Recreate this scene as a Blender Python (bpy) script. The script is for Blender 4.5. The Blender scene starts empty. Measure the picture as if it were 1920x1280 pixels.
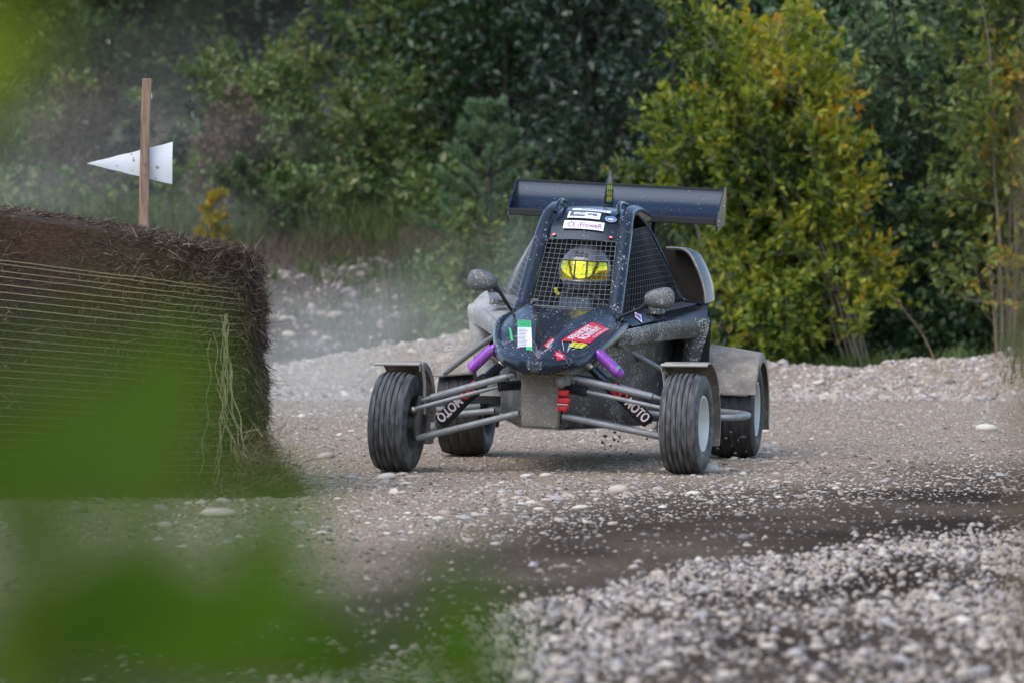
import bpy, bmesh, math, random
import numpy as np
from mathutils import Vector, Matrix
from mathutils.bvhtree import BVHTree
R_ = math.radians
random.seed(7)
C = bpy.context.scene.collection
scene = bpy.context.scene

# ------------------------------------------------------------------ camera, sky, sun, exposure
F, HOR, CAMH = 8690.0, 465.0, 1.065          # focal length in px of the 1920 frame, horizon row, eye height
cam_d = bpy.data.cameras.new('camera'); cam = bpy.data.objects.new('camera', cam_d); C.objects.link(cam)
cam_d.sensor_width = 36.0; cam_d.lens = F / 1920.0 * 36.0
cam_d.clip_start = 0.05; cam_d.clip_end = 3000.0
cam.location = (0, 0, CAMH)
cam.rotation_euler = (math.pi / 2 - math.atan((640 - HOR) / F), 0, 0)
cam_d.dof.use_dof = True; cam_d.dof.focus_distance = 22.0; cam_d.dof.aperture_fstop = 4.5
scene.camera = cam

world = bpy.data.worlds.new('World'); scene.world = world; world.use_nodes = True
wt = world.node_tree; wt.nodes.clear()
SUN_EL, SUN_AZ = R_(52), R_(218)             # azimuth measured clockwise from +Y (the view direction)
sky = wt.nodes.new('ShaderNodeTexSky'); sky.sky_type = 'NISHITA'; sky.sun_disc = False
sky.sun_elevation = SUN_EL; sky.sun_rotation = SUN_AZ
sky.air_density = 1.0; sky.dust_density = 1.2; sky.ozone_density = 1.0
bg = wt.nodes.new('ShaderNodeBackground'); bg.inputs['Strength'].default_value = 0.14
wo = wt.nodes.new('ShaderNodeOutputWorld')
wt.links.new(sky.outputs[0], bg.inputs[0]); wt.links.new(bg.outputs[0], wo.inputs[0])

sun_d = bpy.data.lights.new('sun', 'SUN'); sun = bpy.data.objects.new('sun', sun_d); C.objects.link(sun)
sun_d.energy = 0.8; sun_d.angle = R_(60); sun_d.color = (1.0, 0.95, 0.88)
sdir = Vector((math.sin(SUN_AZ) * math.cos(SUN_EL), math.cos(SUN_AZ) * math.cos(SUN_EL), math.sin(SUN_EL)))
sun.rotation_euler = sdir.to_track_quat('Z', 'Y').to_euler(); sun.location = (-3, -5, 30)

scene.view_settings.view_transform = 'Standard'; scene.view_settings.look = 'None'
scene.view_settings.exposure = 1.22; scene.view_settings.gamma = 1.0
scene.view_settings.use_curve_mapping = False
scene.render.engine = 'CYCLES'
cy = scene.cycles
cy.use_denoising = True; cy.max_bounces = 6; cy.diffuse_bounces = 4; cy.glossy_bounces = 3
cy.transmission_bounces = 4; cy.transparent_max_bounces = 8; cy.volume_bounces = 0
cy.use_adaptive_sampling = True; cy.adaptive_threshold = 0.02

# ------------------------------------------------------------------ material helpers
def new_mat(name):
    m = bpy.data.materials.new(name); m.use_nodes = True
    nt = m.node_tree; nt.nodes.clear()
    out = nt.nodes.new('ShaderNodeOutputMaterial'); b = nt.nodes.new('ShaderNodeBsdfPrincipled')
    nt.links.new(b.outputs[0], out.inputs[0])
    return m, nt, b, out

def rgba(c): return (c[0], c[1], c[2], 1.0)

def plain(name, col, rough=0.5, metal=0.0, coat=0.0, var=0.12, scale=30.0, bump=0.0, bscale=200.0):
    m, nt, b, out = new_mat(name); N = nt.nodes.new; L = nt.links.new
    b.inputs['Roughness'].default_value = rough; b.inputs['Metallic'].default_value = metal
    b.inputs['Coat Weight'].default_value = coat
    tc = N('ShaderNodeTexCoord'); no = N('ShaderNodeTexNoise'); no.inputs['Scale'].default_value = scale; no.inputs['Detail'].default_value = 4
    L(tc.outputs['Object'], no.inputs['Vector'])
    mix = N('ShaderNodeMix'); mix.data_type = 'RGBA'
    mix.inputs[6].default_value = rgba([c * (1 - var) for c in col]); mix.inputs[7].default_value = rgba([min(1, c * (1 + var)) for c in col])
    L(no.outputs[0], mix.inputs[0]); L(mix.outputs[2], b.inputs['Base Color'])
    if bump:
        n2 = N('ShaderNodeTexNoise'); n2.inputs['Scale'].default_value = bscale; n2.inputs['Detail'].default_value = 3
        L(tc.outputs['Object'], n2.inputs['Vector'])
        bp = N('ShaderNodeBump'); bp.inputs['Strength'].default_value = bump; bp.inputs['Distance'].default_value = 0.004
        L(n2.outputs[0], bp.inputs['Height']); L(bp.outputs[0], b.inputs['Normal'])
    return m

def dirty(name, base, dust=(0.30, 0.27, 0.23), speck=0.5, film=0.25, rough=0.28, metal=0.0, coat=0.0, sscale=160.0, fscale=7.0, strk=None):
    """painted or bare surface with dried mud: fine specks where splashed plus a patchy film of dust"""
    m, nt, b, out = new_mat(name); N = nt.nodes.new; L = nt.links.new
    tc = N('ShaderNodeTexCoord')
    big = N('ShaderNodeTexNoise'); big.inputs['Scale'].default_value = fscale; big.inputs['Detail'].default_value = 5; big.inputs['Roughness'].default_value = 0.65
    sm = N('ShaderNodeTexNoise'); sm.inputs['Scale'].default_value = sscale; sm.inputs['Detail'].default_value = 2.5
    vec = tc.outputs['Object']
    if strk:
        mp = N('ShaderNodeMapping'); mp.inputs['Scale'].default_value = strk; L(vec, mp.inputs[0]); L(mp.outputs[0], big.inputs['Vector'])
    else:
        L(vec, big.inputs['Vector'])
    L(vec, sm.inputs['Vector'])
    # specks: threshold moves with the large noise
    r1 = N('ShaderNodeMapRange'); r1.inputs[1].default_value = 0.38; r1.inputs[2].default_value = 0.62
    r1.inputs[3].default_value = 0.78 - 0.2 * speck; r1.inputs[4].default_value = 0.66 - 0.26 * speck
    L(big.outputs[0], r1.inputs[0])
    sub = N('ShaderNodeMath'); sub.operation = 'SUBTRACT'; L(sm.outputs[0], sub.inputs[0]); L(r1.outputs[0], sub.inputs[1])
    s2 = N('ShaderNodeMath'); s2.operation = 'MULTIPLY'; s2.inputs[1].default_value = 22.0; s2.use_clamp = True; L(sub.outputs[0], s2.inputs[0])
    f1 = N('ShaderNodeMapRange'); f1.inputs[1].default_value = 0.35; f1.inputs[2].default_value = 0.75; f1.inputs[3].default_value = film * 0.25; f1.inputs[4].default_value = film
    L(big.outputs[0], f1.inputs[0])
    mx = N('ShaderNodeMath'); mx.operation = 'MAXIMUM'; L(s2.outputs[0], mx.inputs[0]); L(f1.outputs[0], mx.inputs[1])
    mix = N('ShaderNodeMix'); mix.data_type = 'RGBA'; mix.inputs[6].default_value = rgba(base); mix.inputs[7].default_value = rgba(dust)
    L(mx.outputs[0], mix.inputs[0]); L(mix.outputs[2], b.inputs['Base Color'])
    rr = N('ShaderNodeMapRange'); rr.inputs[3].default_value = rough; rr.inputs[4].default_value = 0.85
    L(mx.outputs[0], rr.inputs[0]); L(rr.outputs[0], b.inputs['Roughness'])
    if metal:
        mr = N('ShaderNodeMapRange'); mr.inputs[3].default_value = metal; mr.inputs[4].default_value = 0.0
        L(mx.outputs[0], mr.inputs[0]); L(mr.outputs[0], b.inputs['Metallic'])
    b.inputs['Coat Weight'].default_value = coat; b.inputs['Coat Roughness'].default_value = 0.12
    bp = N('ShaderNodeBump'); bp.inputs['Strength'].default_value = 0.2; bp.inputs['Distance'].default_value = 0.0015
    L(s2.outputs[0], bp.inputs['Height']); L(bp.outputs[0], b.inputs['Normal'])
    return m

def leafy(name, stops, transl=0.30, rough=0.45, spec=0.4):
    """leaf colour by a per-leaf random value stored on the mesh"""
    m, nt, b, out = new_mat(name); N = nt.nodes.new; L = nt.links.new
    at = N('ShaderNodeAttribute'); at.attribute_name = 'rnd'
    rp = N('ShaderNodeValToRGB'); cr = rp.color_ramp
    cr.elements[0].position = stops[0][0]; cr.elements[0].color = rgba(stops[0][1])
    cr.elements[1].position = stops[-1][0]; cr.elements[1].color = rgba(stops[-1][1])
    for p, c in stops[1:-1]:
        e = cr.elements.new(p); e.color = rgba(c)
    L(at.outputs['Fac'], rp.inputs[0]); L(rp.outputs[0], b.inputs['Base Color'])
    b.inputs['Roughness'].default_value = rough; b.inputs['Specular IOR Level'].default_value = spec
    tr = N('ShaderNodeBsdfTranslucent'); hs = N('ShaderNodeHueSaturation'); hs.inputs['Saturation'].default_value = 1.1; hs.inputs['Value'].default_value = 1.5
    L(rp.outputs[0], hs.inputs['Color']); L(hs.outputs[0], tr.inputs[0])
    mx = N('ShaderNodeMixShader'); mx.inputs[0].default_value = transl
    L(b.outputs[0], mx.inputs[1]); L(tr.outputs[0], mx.inputs[2]); L(mx.outputs[0], out.inputs[0])
    return m

# ------------------------------------------------------------------ mesh helpers
def link(o, parent=None):
    C.objects.link(o)
    if parent is not None: o.parent = parent
    return o

def tag(o, label=None, cat=None, group=None, kind=None):
    if label: o['label'] = label
    if cat: o['category'] = cat
    if group: o['group'] = group
    if kind: o['kind'] = kind
    return o

def empty(name, loc=(0, 0, 0), rot=(0, 0, 0), parent=None):
    o = bpy.data.objects.new(name, None); o.location = loc; o.rotation_euler = rot; o.empty_display_size = 0.2
    return link(o, parent)

def catmull(pts, n):
    P = np.array(pts, float); out = []
    Q = np.vstack([2 * P[0] - P[1], P, 2 * P[-1] - P[-2]])
    for i in range(len(P) - 1):
        p0, p1, p2, p3 = Q[i], Q[i + 1], Q[i + 2], Q[i + 3]
        for k in range(n):
            t = k / n
            out.append(0.5 * (2 * p1 + (p2 - p0) * t + (2 * p0 - 5 * p1 + 4 * p2 - p3) * t * t + (3 * p1 - p0 - 3 * p2 + p3) * t ** 3))
    out.append(P[-1]); return np.array(out)

class MB:
    def __init__(s): s.v = []; s.f = []
    def add(s, vs, fs):
        o = len(s.v); s.v += [tuple(float(c) for c in p) for p in vs]; s.f += [tuple(i + o for i in f) for f in fs]; return s
    def hexa(s, p):      # 8 corners: bottom loop 0-3, top loop 4-7
        return s.add(p, [(3, 2, 1, 0), (4, 5, 6, 7), (0, 1, 5, 4), (1, 2, 6, 5), (2, 3, 7, 6), (3, 0, 4, 7)])
    def box(s, c, d):
        x, y, z = c; a, b, e = d[0] / 2, d[1] / 2, d[2] / 2
        return s.hexa([(x - a, y - b, z - e), (x + a, y - b, z - e), (x + a, y + b, z - e), (x - a, y + b, z - e),
                       (x - a, y - b, z + e), (x + a, y - b, z + e), (x + a, y + b, z + e), (x - a, y + b, z + e)])
    def tube(s, path, r, seg=12, cap=True, flat=None):
        P = [Vector(p) for p in path]; n = len(P)
        rr = r if isinstance(r, (list, tuple, np.ndarray)) else [r] * n
        up = Vector((0, 0, 1)); vs = []; prev = None
        for i in range(n):
            t = (P[min(i + 1, n - 1)] - P[max(i - 1, 0)]).normalized()
            if prev is None:
                a = t.cross(up)
                if a.length < 1e-3: a = t.cross(Vector((1, 0, 0)))
                a.normalize()
            else:
                a = (prev - t * prev.dot(t)).normalized()
            prev = a; b = t.cross(a)
            fx, fy = flat if flat else (1, 1)
            for k in range(seg):
                an = 2 * math.pi * k / seg
                vs.append(P[i] + (a * math.cos(an) * fx + b * math.sin(an) * fy) * rr[i])
        fs = []
        for i in range(n - 1):
            for k in range(seg):
                k2 = (k + 1) % seg
                fs.append((i * seg + k, i * seg + k2, (i + 1) * seg + k2, (i + 1) * seg + k))
        if cap:
            fs.append(tuple(range(seg))[::-1]); fs.append(tuple((n - 1) * seg + k for k in range(seg)))
        return s.add(vs, fs)
    def lathe(s, prof, seg=48, axis='x', close=False):   # prof: (axial, radius)
        vs = []; n = len(prof)
        for (a, r) in prof:
            for k in range(seg):
                t = 2 * math.pi * k / seg; c, sn = math.cos(t) * r, math.sin(t) * r
                vs.append((a, c, sn) if axis == 'x' else ((c, sn, a) if axis == 'z' else (c, a, sn)))
        fs = []
        for i in range(n - 1 if not close else n):
            j = (i + 1) % n
            for k in range(seg):
                k2 = (k + 1) % seg
                fs.append((i * seg + k, i * seg + k2, j * seg + k2, j * seg + k))
        return s.add(vs, fs)
    def grid(s, G, flip=False):       # G: rows of points
        G = np.asarray(G, float); a, b = G.shape[:2]
        fs = [(i * b + j, i * b + j + 1, (i + 1) * b + j + 1, (i + 1) * b + j) for i in range(a - 1) for j in range(b - 1)]
        if flip: fs = [f[::-1] for f in fs]
        return s.add(G.reshape(-1, 3), fs)
    def sheet(s, G, th):              # grid given thickness along its own normals
        G = np.asarray(G, float); a, b = G.shape[:2]
        du = np.gradient(G, axis=0); dv = np.gradient(G, axis=1); n = np.cross(du, dv)
        n /= np.maximum(np.linalg.norm(n, axis=2, keepdims=True), 1e-9)
        H = G - n * th
        s.grid(G); o = len(s.v) - a * b; s.grid(H, True); o2 = len(s.v) - a * b
        ring = [(i, 0) for i in range(a)] + [(a - 1, j) for j in range(1, b)] + [(i, b - 1) for i in range(a - 2, -1, -1)] + [(0, j) for j in range(b - 2, 0, -1)]
        for q in range(len(ring)):
            i, j = ring[q]; i2, j2 = ring[(q + 1) % len(ring)]
            s.f.append((o + i * b + j, o + i2 * b + j2, o2 + i2 * b + j2, o2 + i * b + j))
        return s
    def prism(s, poly, off):          # planar polygon (3-D points) extruded by a vector
        n = len(poly); o = Vector(off)
        vs = [Vector(p) for p in poly] + [Vector(p) + o for p in poly]
        fs = [tuple(range(n)), tuple(range(2 * n - 1, n - 1, -1))] + [(i, (i + 1) % n, n + (i + 1) % n, n + i) for i in range(n)]
        return s.add(vs, fs)
    def ell(s, c, r, nu=20, nv=12):
        vs = []; c = Vector(c)
        for i in range(nv + 1):
            th = math.pi * i / nv
            for k in range(nu):
                a = 2 * math.pi * k / nu
                vs.append(c + Vector((r[0] * math.sin(th) * math.cos(a), r[1] * math.sin(th) * math.sin(a), r[2] * math.cos(th))))
        return s.add(vs, [(i * nu + k, (i + 1) * nu + k, (i + 1) * nu + (k + 1) % nu, i * nu + (k + 1) % nu) for i in range(nv) for k in range(nu)])
    def build(s, name, mat, parent=None, xf=None, smooth=40, bevel=0.0, mats=None):
        me = bpy.data.meshes.new(name)
        vs = [xf(p) for p in s.v] if xf else s.v
        me.from_pydata(vs, [], s.f); me.validate(clean_customdata=False)
        bm = bmesh.new(); bm.from_mesh(me); bmesh.ops.remove_doubles(bm, verts=bm.verts, dist=1e-5)
        bmesh.ops.recalc_face_normals(bm, faces=bm.faces); bm.to_mesh(me); bm.free()
        if smooth:
            me.polygons.foreach_set('use_smooth', [True] * len(me.polygons)); me.set_sharp_from_angle(angle=R_(smooth))
        me.materials.append(mat)
        o = bpy.data.objects.new(name, me); link(o, parent)
        if bevel:
            md = o.modifiers.new('bevel', 'BEVEL'); md.width = bevel; md.segments = 2; md.limit_method = 'ANGLE'; md.angle_limit = R_(35)
        return o

def np_mesh(name, V, Fc, mat, parent=None, attrs=None, smooth=False):
    V = np.ascontiguousarray(V, dtype=np.float32); Fc = np.ascontiguousarray(Fc, dtype=np.int32); k = Fc.shape[1]
    me = bpy.data.meshes.new(name)
    me.vertices.add(len(V)); me.vertices.foreach_set('co', V.ravel())
    me.loops.add(Fc.size); me.loops.foreach_set('vertex_index', Fc.ravel())
    me.polygons.add(len(Fc)); me.polygons.foreach_set('loop_start', np.arange(0, Fc.size, k, dtype=np.int32))
    if smooth: me.polygons.foreach_set('use_smooth', np.ones(len(Fc), dtype=bool))
    for an, av in (attrs or {}).items():
        a = me.attributes.new(an, 'FLOAT', 'POINT'); a.data.foreach_set('value', np.ascontiguousarray(av, dtype=np.float32))
    me.update(calc_edges=True)
    if mat is not None: me.materials.append(mat)
    o = bpy.data.objects.new(name, me); link(o, parent)
    return o

def hash2(ix, iy, seed=0):
    h = (ix.astype(np.int64) * 374761393 + iy.astype(np.int64) * 668265263 + seed * 974711) & 0x7fffffff
    h = ((h ^ (h >> 13)) * 1274126177) & 0x7fffffff
    return ((h ^ (h >> 16)) & 0xffff) / 65535.0

def vnoise(x, y, seed=0):
    x = np.asarray(x, float); y = np.asarray(y, float)
    ix = np.floor(x); iy = np.floor(y); fx = x - ix; fy = y - iy
    fx = fx * fx * (3 - 2 * fx); fy = fy * fy * (3 - 2 * fy)
    ix = ix.astype(np.int64); iy = iy.astype(np.int64)
    a = hash2(ix, iy, seed); b = hash2(ix + 1, iy, seed); c = hash2(ix, iy + 1, seed); d = hash2(ix + 1, iy + 1, seed)
    return (a * (1 - fx) + b * fx) * (1 - fy) + (c * (1 - fx) + d * fx) * fy

def fbm(x, y, o=4, seed=0):
    s = 0; a = 0.5
    for i in range(o):
        s = s + a * vnoise(x * 2 ** i, y * 2 ** i, seed + i); a *= 0.5
    return s

def sstep(a, b, x):
    t = np.clip((np.asarray(x, float) - a) / (b - a), 0, 1); return t * t * (3 - 2 * t)

# ------------------------------------------------------------------ terrain
BX = np.array([-60, -8, -4.0, -1.9, -1.08, -0.33, 0.6, 1.53, 2.03, 2.65, 3.27, 3.9, 6.0, 60])
BH = np.array([0.05, 0.08, 0.10, 0.13, 0.28, 0.40, 0.38, 0.27, 0.17, 0.15, 0.22, 0.32, 0.4, 0.4])
def mound_edge(x): return np.interp(x, [-6, -1.5, -0.5, 0.16, 0.6, 1.2, 2.1, 6], [7.0, 9.5, 11.6, 14.6, 16.2, 17.0, 18.2, 22.0])

def ground_z(x, y):
    x = np.asarray(x, float); y = np.asarray(y, float)
    z = 0.018 * (fbm(x * 1.3, y * 1.3, 3, 1) - 0.45) + 0.010 * (fbm(x * 6, y * 6, 2, 5) - 0.4)
    z = z * sstep(0.0, 1.2, np.hypot(x - 0.2, (y - 22.7) * 0.7) + 0.15)   # packed where the buggy runs
    # loose gravel thrown up in the foreground
    me = mound_edge(x); d = me - y
    z = z + sstep(0.0, 1.2, d) * (0.004 + 0.035 * (fbm(x * 2.2, y * 0.9, 3, 11) - 0.25)) * sstep(4.0, 8.0, y)
    # bank thrown up along the outside of the bend
    bh = np.interp(x, BX, BH)
    base = 33.2 - 0.35 * np.clip(x - 1.5, 0, 4); crest = base + 2.3
    rise = sstep(0, 1, (y - base) / 2.3)
    fall = sstep(0, 1, (y - crest) / 2.0)
    bank = bh * rise * (1 - 0.75 * fall) * (1 + 0.35 * (fbm(x * 2.0, y * 1.2, 3, 21) - 0.45))
    z = z + bank + 0.05 * rise * (fbm(x * 5, y * 4, 3, 31) - 0.45)
    # rubble hillside behind, higher on the left
    left = sstep(2.5, 0.0, x)
    z = z + left * (0.92 * sstep(37.5, 44.5, y)) + sstep(44, 90, y) * (1.5 + 1.5 * left) * left
    z = z + sstep(38, 42, y) * 0.25 * (fbm(x * 0.9, y * 0.9, 4, 41) - 0.45)
    return z

def spaced(segs):
    out = []
    for a, b, st in segs: out.append(np.arange(a, b, st))
    return np.concatenate(out + [np.array([segs[-1][1]])])
gx = spaced([(-900, -100, 100), (-100, -20, 10), (-20, -6, 1.0), (-6, 6, 0.05), (6, 20, 1.0), (20, 100, 10), (100, 900, 100)])
gy = spaced([(-300, -20, 40), (-20, 6, 1.0), (6, 26, 0.06), (26, 48, 0.08), (48, 90, 1.0), (90, 1500, 100)])
GX, GY = np.meshgrid(gx, gy); GZ = ground_z(GX, GY)
nx, ny = len(gx), len(gy)
idx = np.arange(nx * ny).reshape(ny, nx)
GF = np.stack([idx[:-1, :-1], idx[:-1, 1:], idx[1:, 1:], idx[1:, :-1]], -1).reshape(-1, 4)
dd = GY - mound_edge(GX)
n_a = fbm(GX * 0.8, GY * 0.5, 4, 9) - 0.47; n_b = fbm(GX * 1.7 + 4, GY * 0.9, 4, 3) - 0.47
damp = (1 - sstep(2.0, 5.8, dd + 3.0 * n_a + 1.6 * n_b)) * (0.95 + 0.6 * n_b)
soil = sstep(36.3, 38.5, GY)                                # earth and roots on the hillside

mg, nt, b, out = new_mat('gravel_soil'); N = nt.nodes.new; L = nt.links.new
geo = N('ShaderNodeNewGeometry')
n1 = N('ShaderNodeTexNoise'); n1.inputs['Scale'].default_value = 22; n1.inputs['Detail'].default_value = 6; n1.inputs['Roughness'].default_value = 0.7
n2 = N('ShaderNodeTexNoise'); n2.inputs['Scale'].default_value = 1.6; n2.inputs['Detail'].default_value = 4
vo = N('ShaderNodeTexVoronoi'); vo.inputs['Scale'].default_value = 55; vo.inputs['Randomness'].default_value = 1.0
for q in (n1, n2, vo): L(geo.outputs['Position'], q.inputs['Vector'])
rp = N('ShaderNodeValToRGB'); e = rp.color_ramp.elements
e[0].position = 0.28; e[0].color = rgba((0.21, 0.155, 0.108)); e[1].position = 0.72; e[1].color = rgba((0.56, 0.445, 0.325))
L(n1.outputs[0], rp.inputs[0])
peb = N('ShaderNodeMix'); peb.data_type = 'RGBA'; peb.inputs[7].default_value = rgba((0.46, 0.42, 0.39))
th = N('ShaderNodeMapRange'); th.inputs[1].default_value = 0.30; th.inputs[2].default_value = 0.20; th.inputs[3].default_value = 0; th.inputs[4].default_value = 0.8
sepc = N('ShaderNodeSeparateColor'); L(vo.outputs['Color'], sepc.inputs[0])
gt = N('ShaderNodeMath'); gt.operation = 'GREATER_THAN'; gt.inputs[1].default_value = 0.55; L(sepc.outputs[0], gt.inputs[0])
L(vo.outputs['Distance'], th.inputs[0]); mm = N('ShaderNodeMath'); mm.operation = 'MULTIPLY'; L(th.outputs[0], mm.inputs[0]); L(gt.outputs[0], mm.inputs[1])
L(mm.outputs[0], peb.inputs[0])
vf = N('ShaderNodeTexVoronoi'); vf.inputs['Scale'].default_value = 105; L(geo.outputs['Position'], vf.inputs['Vector'])
sf = N('ShaderNodeSeparateColor'); L(vf.outputs['Color'], sf.inputs[0])
rf = N('ShaderNodeMapRange'); rf.inputs[3].default_value = 0.62; rf.inputs[4].default_value = 1.42; L(sf.outputs[1], rf.inputs[0])
ef = N('ShaderNodeMapRange'); ef.inputs[1].default_value = 0.25; ef.inputs[2].default_value = 0.75; ef.inputs[3].default_value = 1.0; ef.inputs[4].default_value = 0.6; L(vf.outputs['Distance'], ef.inputs[0])
pf = N('ShaderNodeMath'); pf.operation = 'MULTIPLY'; L(rf.outputs[0], pf.inputs[0]); L(ef.outputs[0], pf.inputs[1])
cf = N('ShaderNodeCombineColor'); [L(pf.outputs[0], cf.inputs[i]) for i in range(3)]
mf = N('ShaderNodeMix'); mf.data_type = 'RGBA'; mf.blend_type = 'MULTIPLY'; mf.inputs[0].default_value = 1.0; L(rp.outputs[0], mf.inputs[6]); L(cf.outputs[0], mf.inputs[7]); L(mf.outputs[2], peb.inputs[6])
ad = N('ShaderNodeAttribute'); ad.attribute_name = 'damp'
dm = N('ShaderNodeMix'); dm.data_type = 'RGBA'; dm.inputs[7].default_value = rgba((0.038, 0.027, 0.020))
fd = N('ShaderNodeMath'); fd.operation = 'MULTIPLY'; fd.inputs[1].default_value = 0.95; fd.use_clamp = True; L(ad.outputs['Fac'], fd.inputs[0])
L(fd.outputs[0], dm.inputs[0]); L(peb.outputs[2], dm.inputs[6])
asl = N('ShaderNodeAttribute'); asl.attribute_name = 'soil'
sm_ = N('ShaderNodeMix'); sm_.data_type = 'RGBA'; sm_.inputs[7].default_value = rgba((0.10, 0.085, 0.066))
fs_ = N('ShaderNodeMath'); fs_.operation = 'MULTIPLY'; L(asl.outputs['Fac'], fs_.inputs[0]); L(n2.outputs[0], fs_.inputs[1])
f2_ = N('ShaderNodeMath'); f2_.operation = 'MULTIPLY'; f2_.inputs[1].default_value = 2.4; f2_.use_clamp = True; L(fs_.outputs[0], f2_.inputs[0])
L(f2_.outputs[0], sm_.inputs[0]); L(dm.outputs[2], sm_.inputs[6]); L(sm_.outputs[2], b.inputs['Base Color'])
b.inputs['Roughness'].default_value = 1.0; b.inputs['Specular IOR Level'].default_value = 0.02
bp = N('ShaderNodeBump'); bp.inputs['Strength'].default_value = 0.7; bp.inputs['Distance'].default_value = 0.02
hb = N('ShaderNodeMath'); hb.operation = 'MULTIPLY_ADD'; hb.inputs[1].default_value = -0.5; L(vf.outputs['Distance'], hb.inputs[0]); L(n1.outputs[0], hb.inputs[2])
L(hb.outputs[0], bp.inputs['Height']); L(bp.outputs[0], b.inputs['Normal'])
ground = np_mesh('gravel_road', np.stack([GX, GY, GZ], -1).reshape(-1, 3), GF, mg, None, {'damp': damp.ravel(), 'soil': soil.ravel()}, True)
tag(ground, 'pale gravel road bending past the buggy, with dark damp soil and loose stones', None, None, 'structure')

# ------------------------------------------------------------------ stones and gravel
mst, nt, b, out = new_mat('stone'); N = nt.nodes.new; L = nt.links.new
at = N('ShaderNodeAttribute'); at.attribute_name = 'rnd'
rp = N('ShaderNodeValToRGB'); cr = rp.color_ramp
cr.elements[0].position = 0.0; cr.elements[0].color = rgba((0.10, 0.085, 0.078)); cr.elements[1].position = 1.0; cr.elements[1].color = rgba((0.64, 0.575, 0.49))
for p, c in ((0.18, (0.22, 0.19, 0.175)), (0.35, (0.38, 0.31, 0.245)), (0.5, (0.43, 0.36, 0.29)), (0.62, (0.37, 0.345, 0.335)), (0.72, (0.45, 0.375, 0.315)), (0.88, (0.56, 0.485, 0.40))):
    q = cr.elements.new(p); q.color = rgba(c)
L(at.outputs['Fac'], rp.inputs[0])
geo = N('ShaderNodeNewGeometry'); nn = N('ShaderNodeTexNoise'); nn.inputs['Scale'].default_value = 90; nn.inputs['Detail'].default_value = 4; L(geo.outputs['Position'], nn.inputs['Vector'])
mr = N('ShaderNodeMapRange'); mr.inputs[3].default_value = 0.72; mr.inputs[4].default_value = 1.2; L(nn.outputs[0], mr.inputs[0])
mu = N('ShaderNodeMix'); mu.data_type = 'RGBA'; mu.blend_type = 'MULTIPLY'; mu.inputs[0].default_value = 1.0
cc = N('ShaderNodeCombineColor'); [L(mr.outputs[0], cc.inputs[i]) for i in range(3)]
L(rp.outputs[0], mu.inputs[6]); L(cc.outputs[0], mu.inputs[7]); L(mu.outputs[2], b.inputs['Base Color'])
b.inputs['Roughness'].default_value = 0.95; b.inputs['Specular IOR Level'].default_value = 0.08

def ico(sub):
    bm = bmesh.new(); bmesh.ops.create_icosphere(bm, subdivisions=sub, radius=1.0)
    v = np.array([p.co[:] for p in bm.verts]); f = np.array([[q.index for q in p.verts] for p in bm.faces]); bm.free(); return v, f
IV, IF = ico(1)
rng = np.random.default_rng(11)

OV = np.array([(1, 0, 0), (-1, 0, 0), (0, 1, 0), (0, -1, 0), (0, 0, 1), (0, 0, -1)], float); OF = np.array([(0, 2, 4), (2, 1, 4), (1, 3, 4), (3, 0, 4), (2, 0, 5), (1, 2, 5), (3, 1, 5), (0, 3, 5)])
def stone_cloud(P, S, flat=(0.45, 0.85), bright=None, tiny=False):
    """many small stones as one array of vertices and faces"""
    bV, bF = (OV * 1.15, OF) if tiny else (IV, IF); n = len(P); k = len(bV)
    D = bV[None] * (1 + rng.uniform(-0.22, 0.22, (n, k, 1)))
    sc = np.stack([rng.uniform(0.75, 1.25, n), rng.uniform(0.7, 1.1, n), rng.uniform(flat[0], flat[1], n)], -1)
    D = D * sc[:, None, :] * S[:, None, None]
    a = rng.uniform(0, 2 * math.pi, n); t = rng.normal(0, 0.35, n)
    ct, st = np.cos(t)[:, None], np.sin(t)[:, None]
    y = D[:, :, 1] * ct - D[:, :, 2] * st; z = D[:, :, 1] * st + D[:, :, 2] * ct
    ca, sa = np.cos(a)[:, None], np.sin(a)[:, None]
    x2 = D[:, :, 0] * ca - y * sa; y2 = D[:, :, 0] * sa + y * ca
    V = np.stack([x2, y2, z], -1) + P[:, None, :]
    Fc = (bF[None] + (np.arange(n) * k)[:, None, None]).reshape(-1, 3)
    r = rng.uniform(0, 1, n) if bright is None else bright
    return V.reshape(-1, 3), Fc, np.repeat(r, k)

def scatter(n, y0, y1, wpow=1.0, xpad=0.6):
    y = np.sqrt(rng.uniform(y0 ** 2, y1 ** 2, n)) if wpow == 1 else rng.uniform(y0, y1, n)
    hw = 0.1105 * y + xpad
    x = rng.uniform(-1, 1, n) * hw
    return x, y

parts_V, parts_F, parts_R = [], [], []; off = 0
def put(V, Fc, r):
    global off
    parts_V.append(V); parts_F.append(Fc + off); parts_R.append(r); off += len(V)
def lay(x, y, s, flat=(0.45, 0.85), sink=0.25, bright=None, tiny=False):
    z = ground_z(x, y) + s * (0.5 - sink) * 0.6
    put(*stone_cloud(np.stack([x, y, z], -1), s, flat, bright, tiny))
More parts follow.
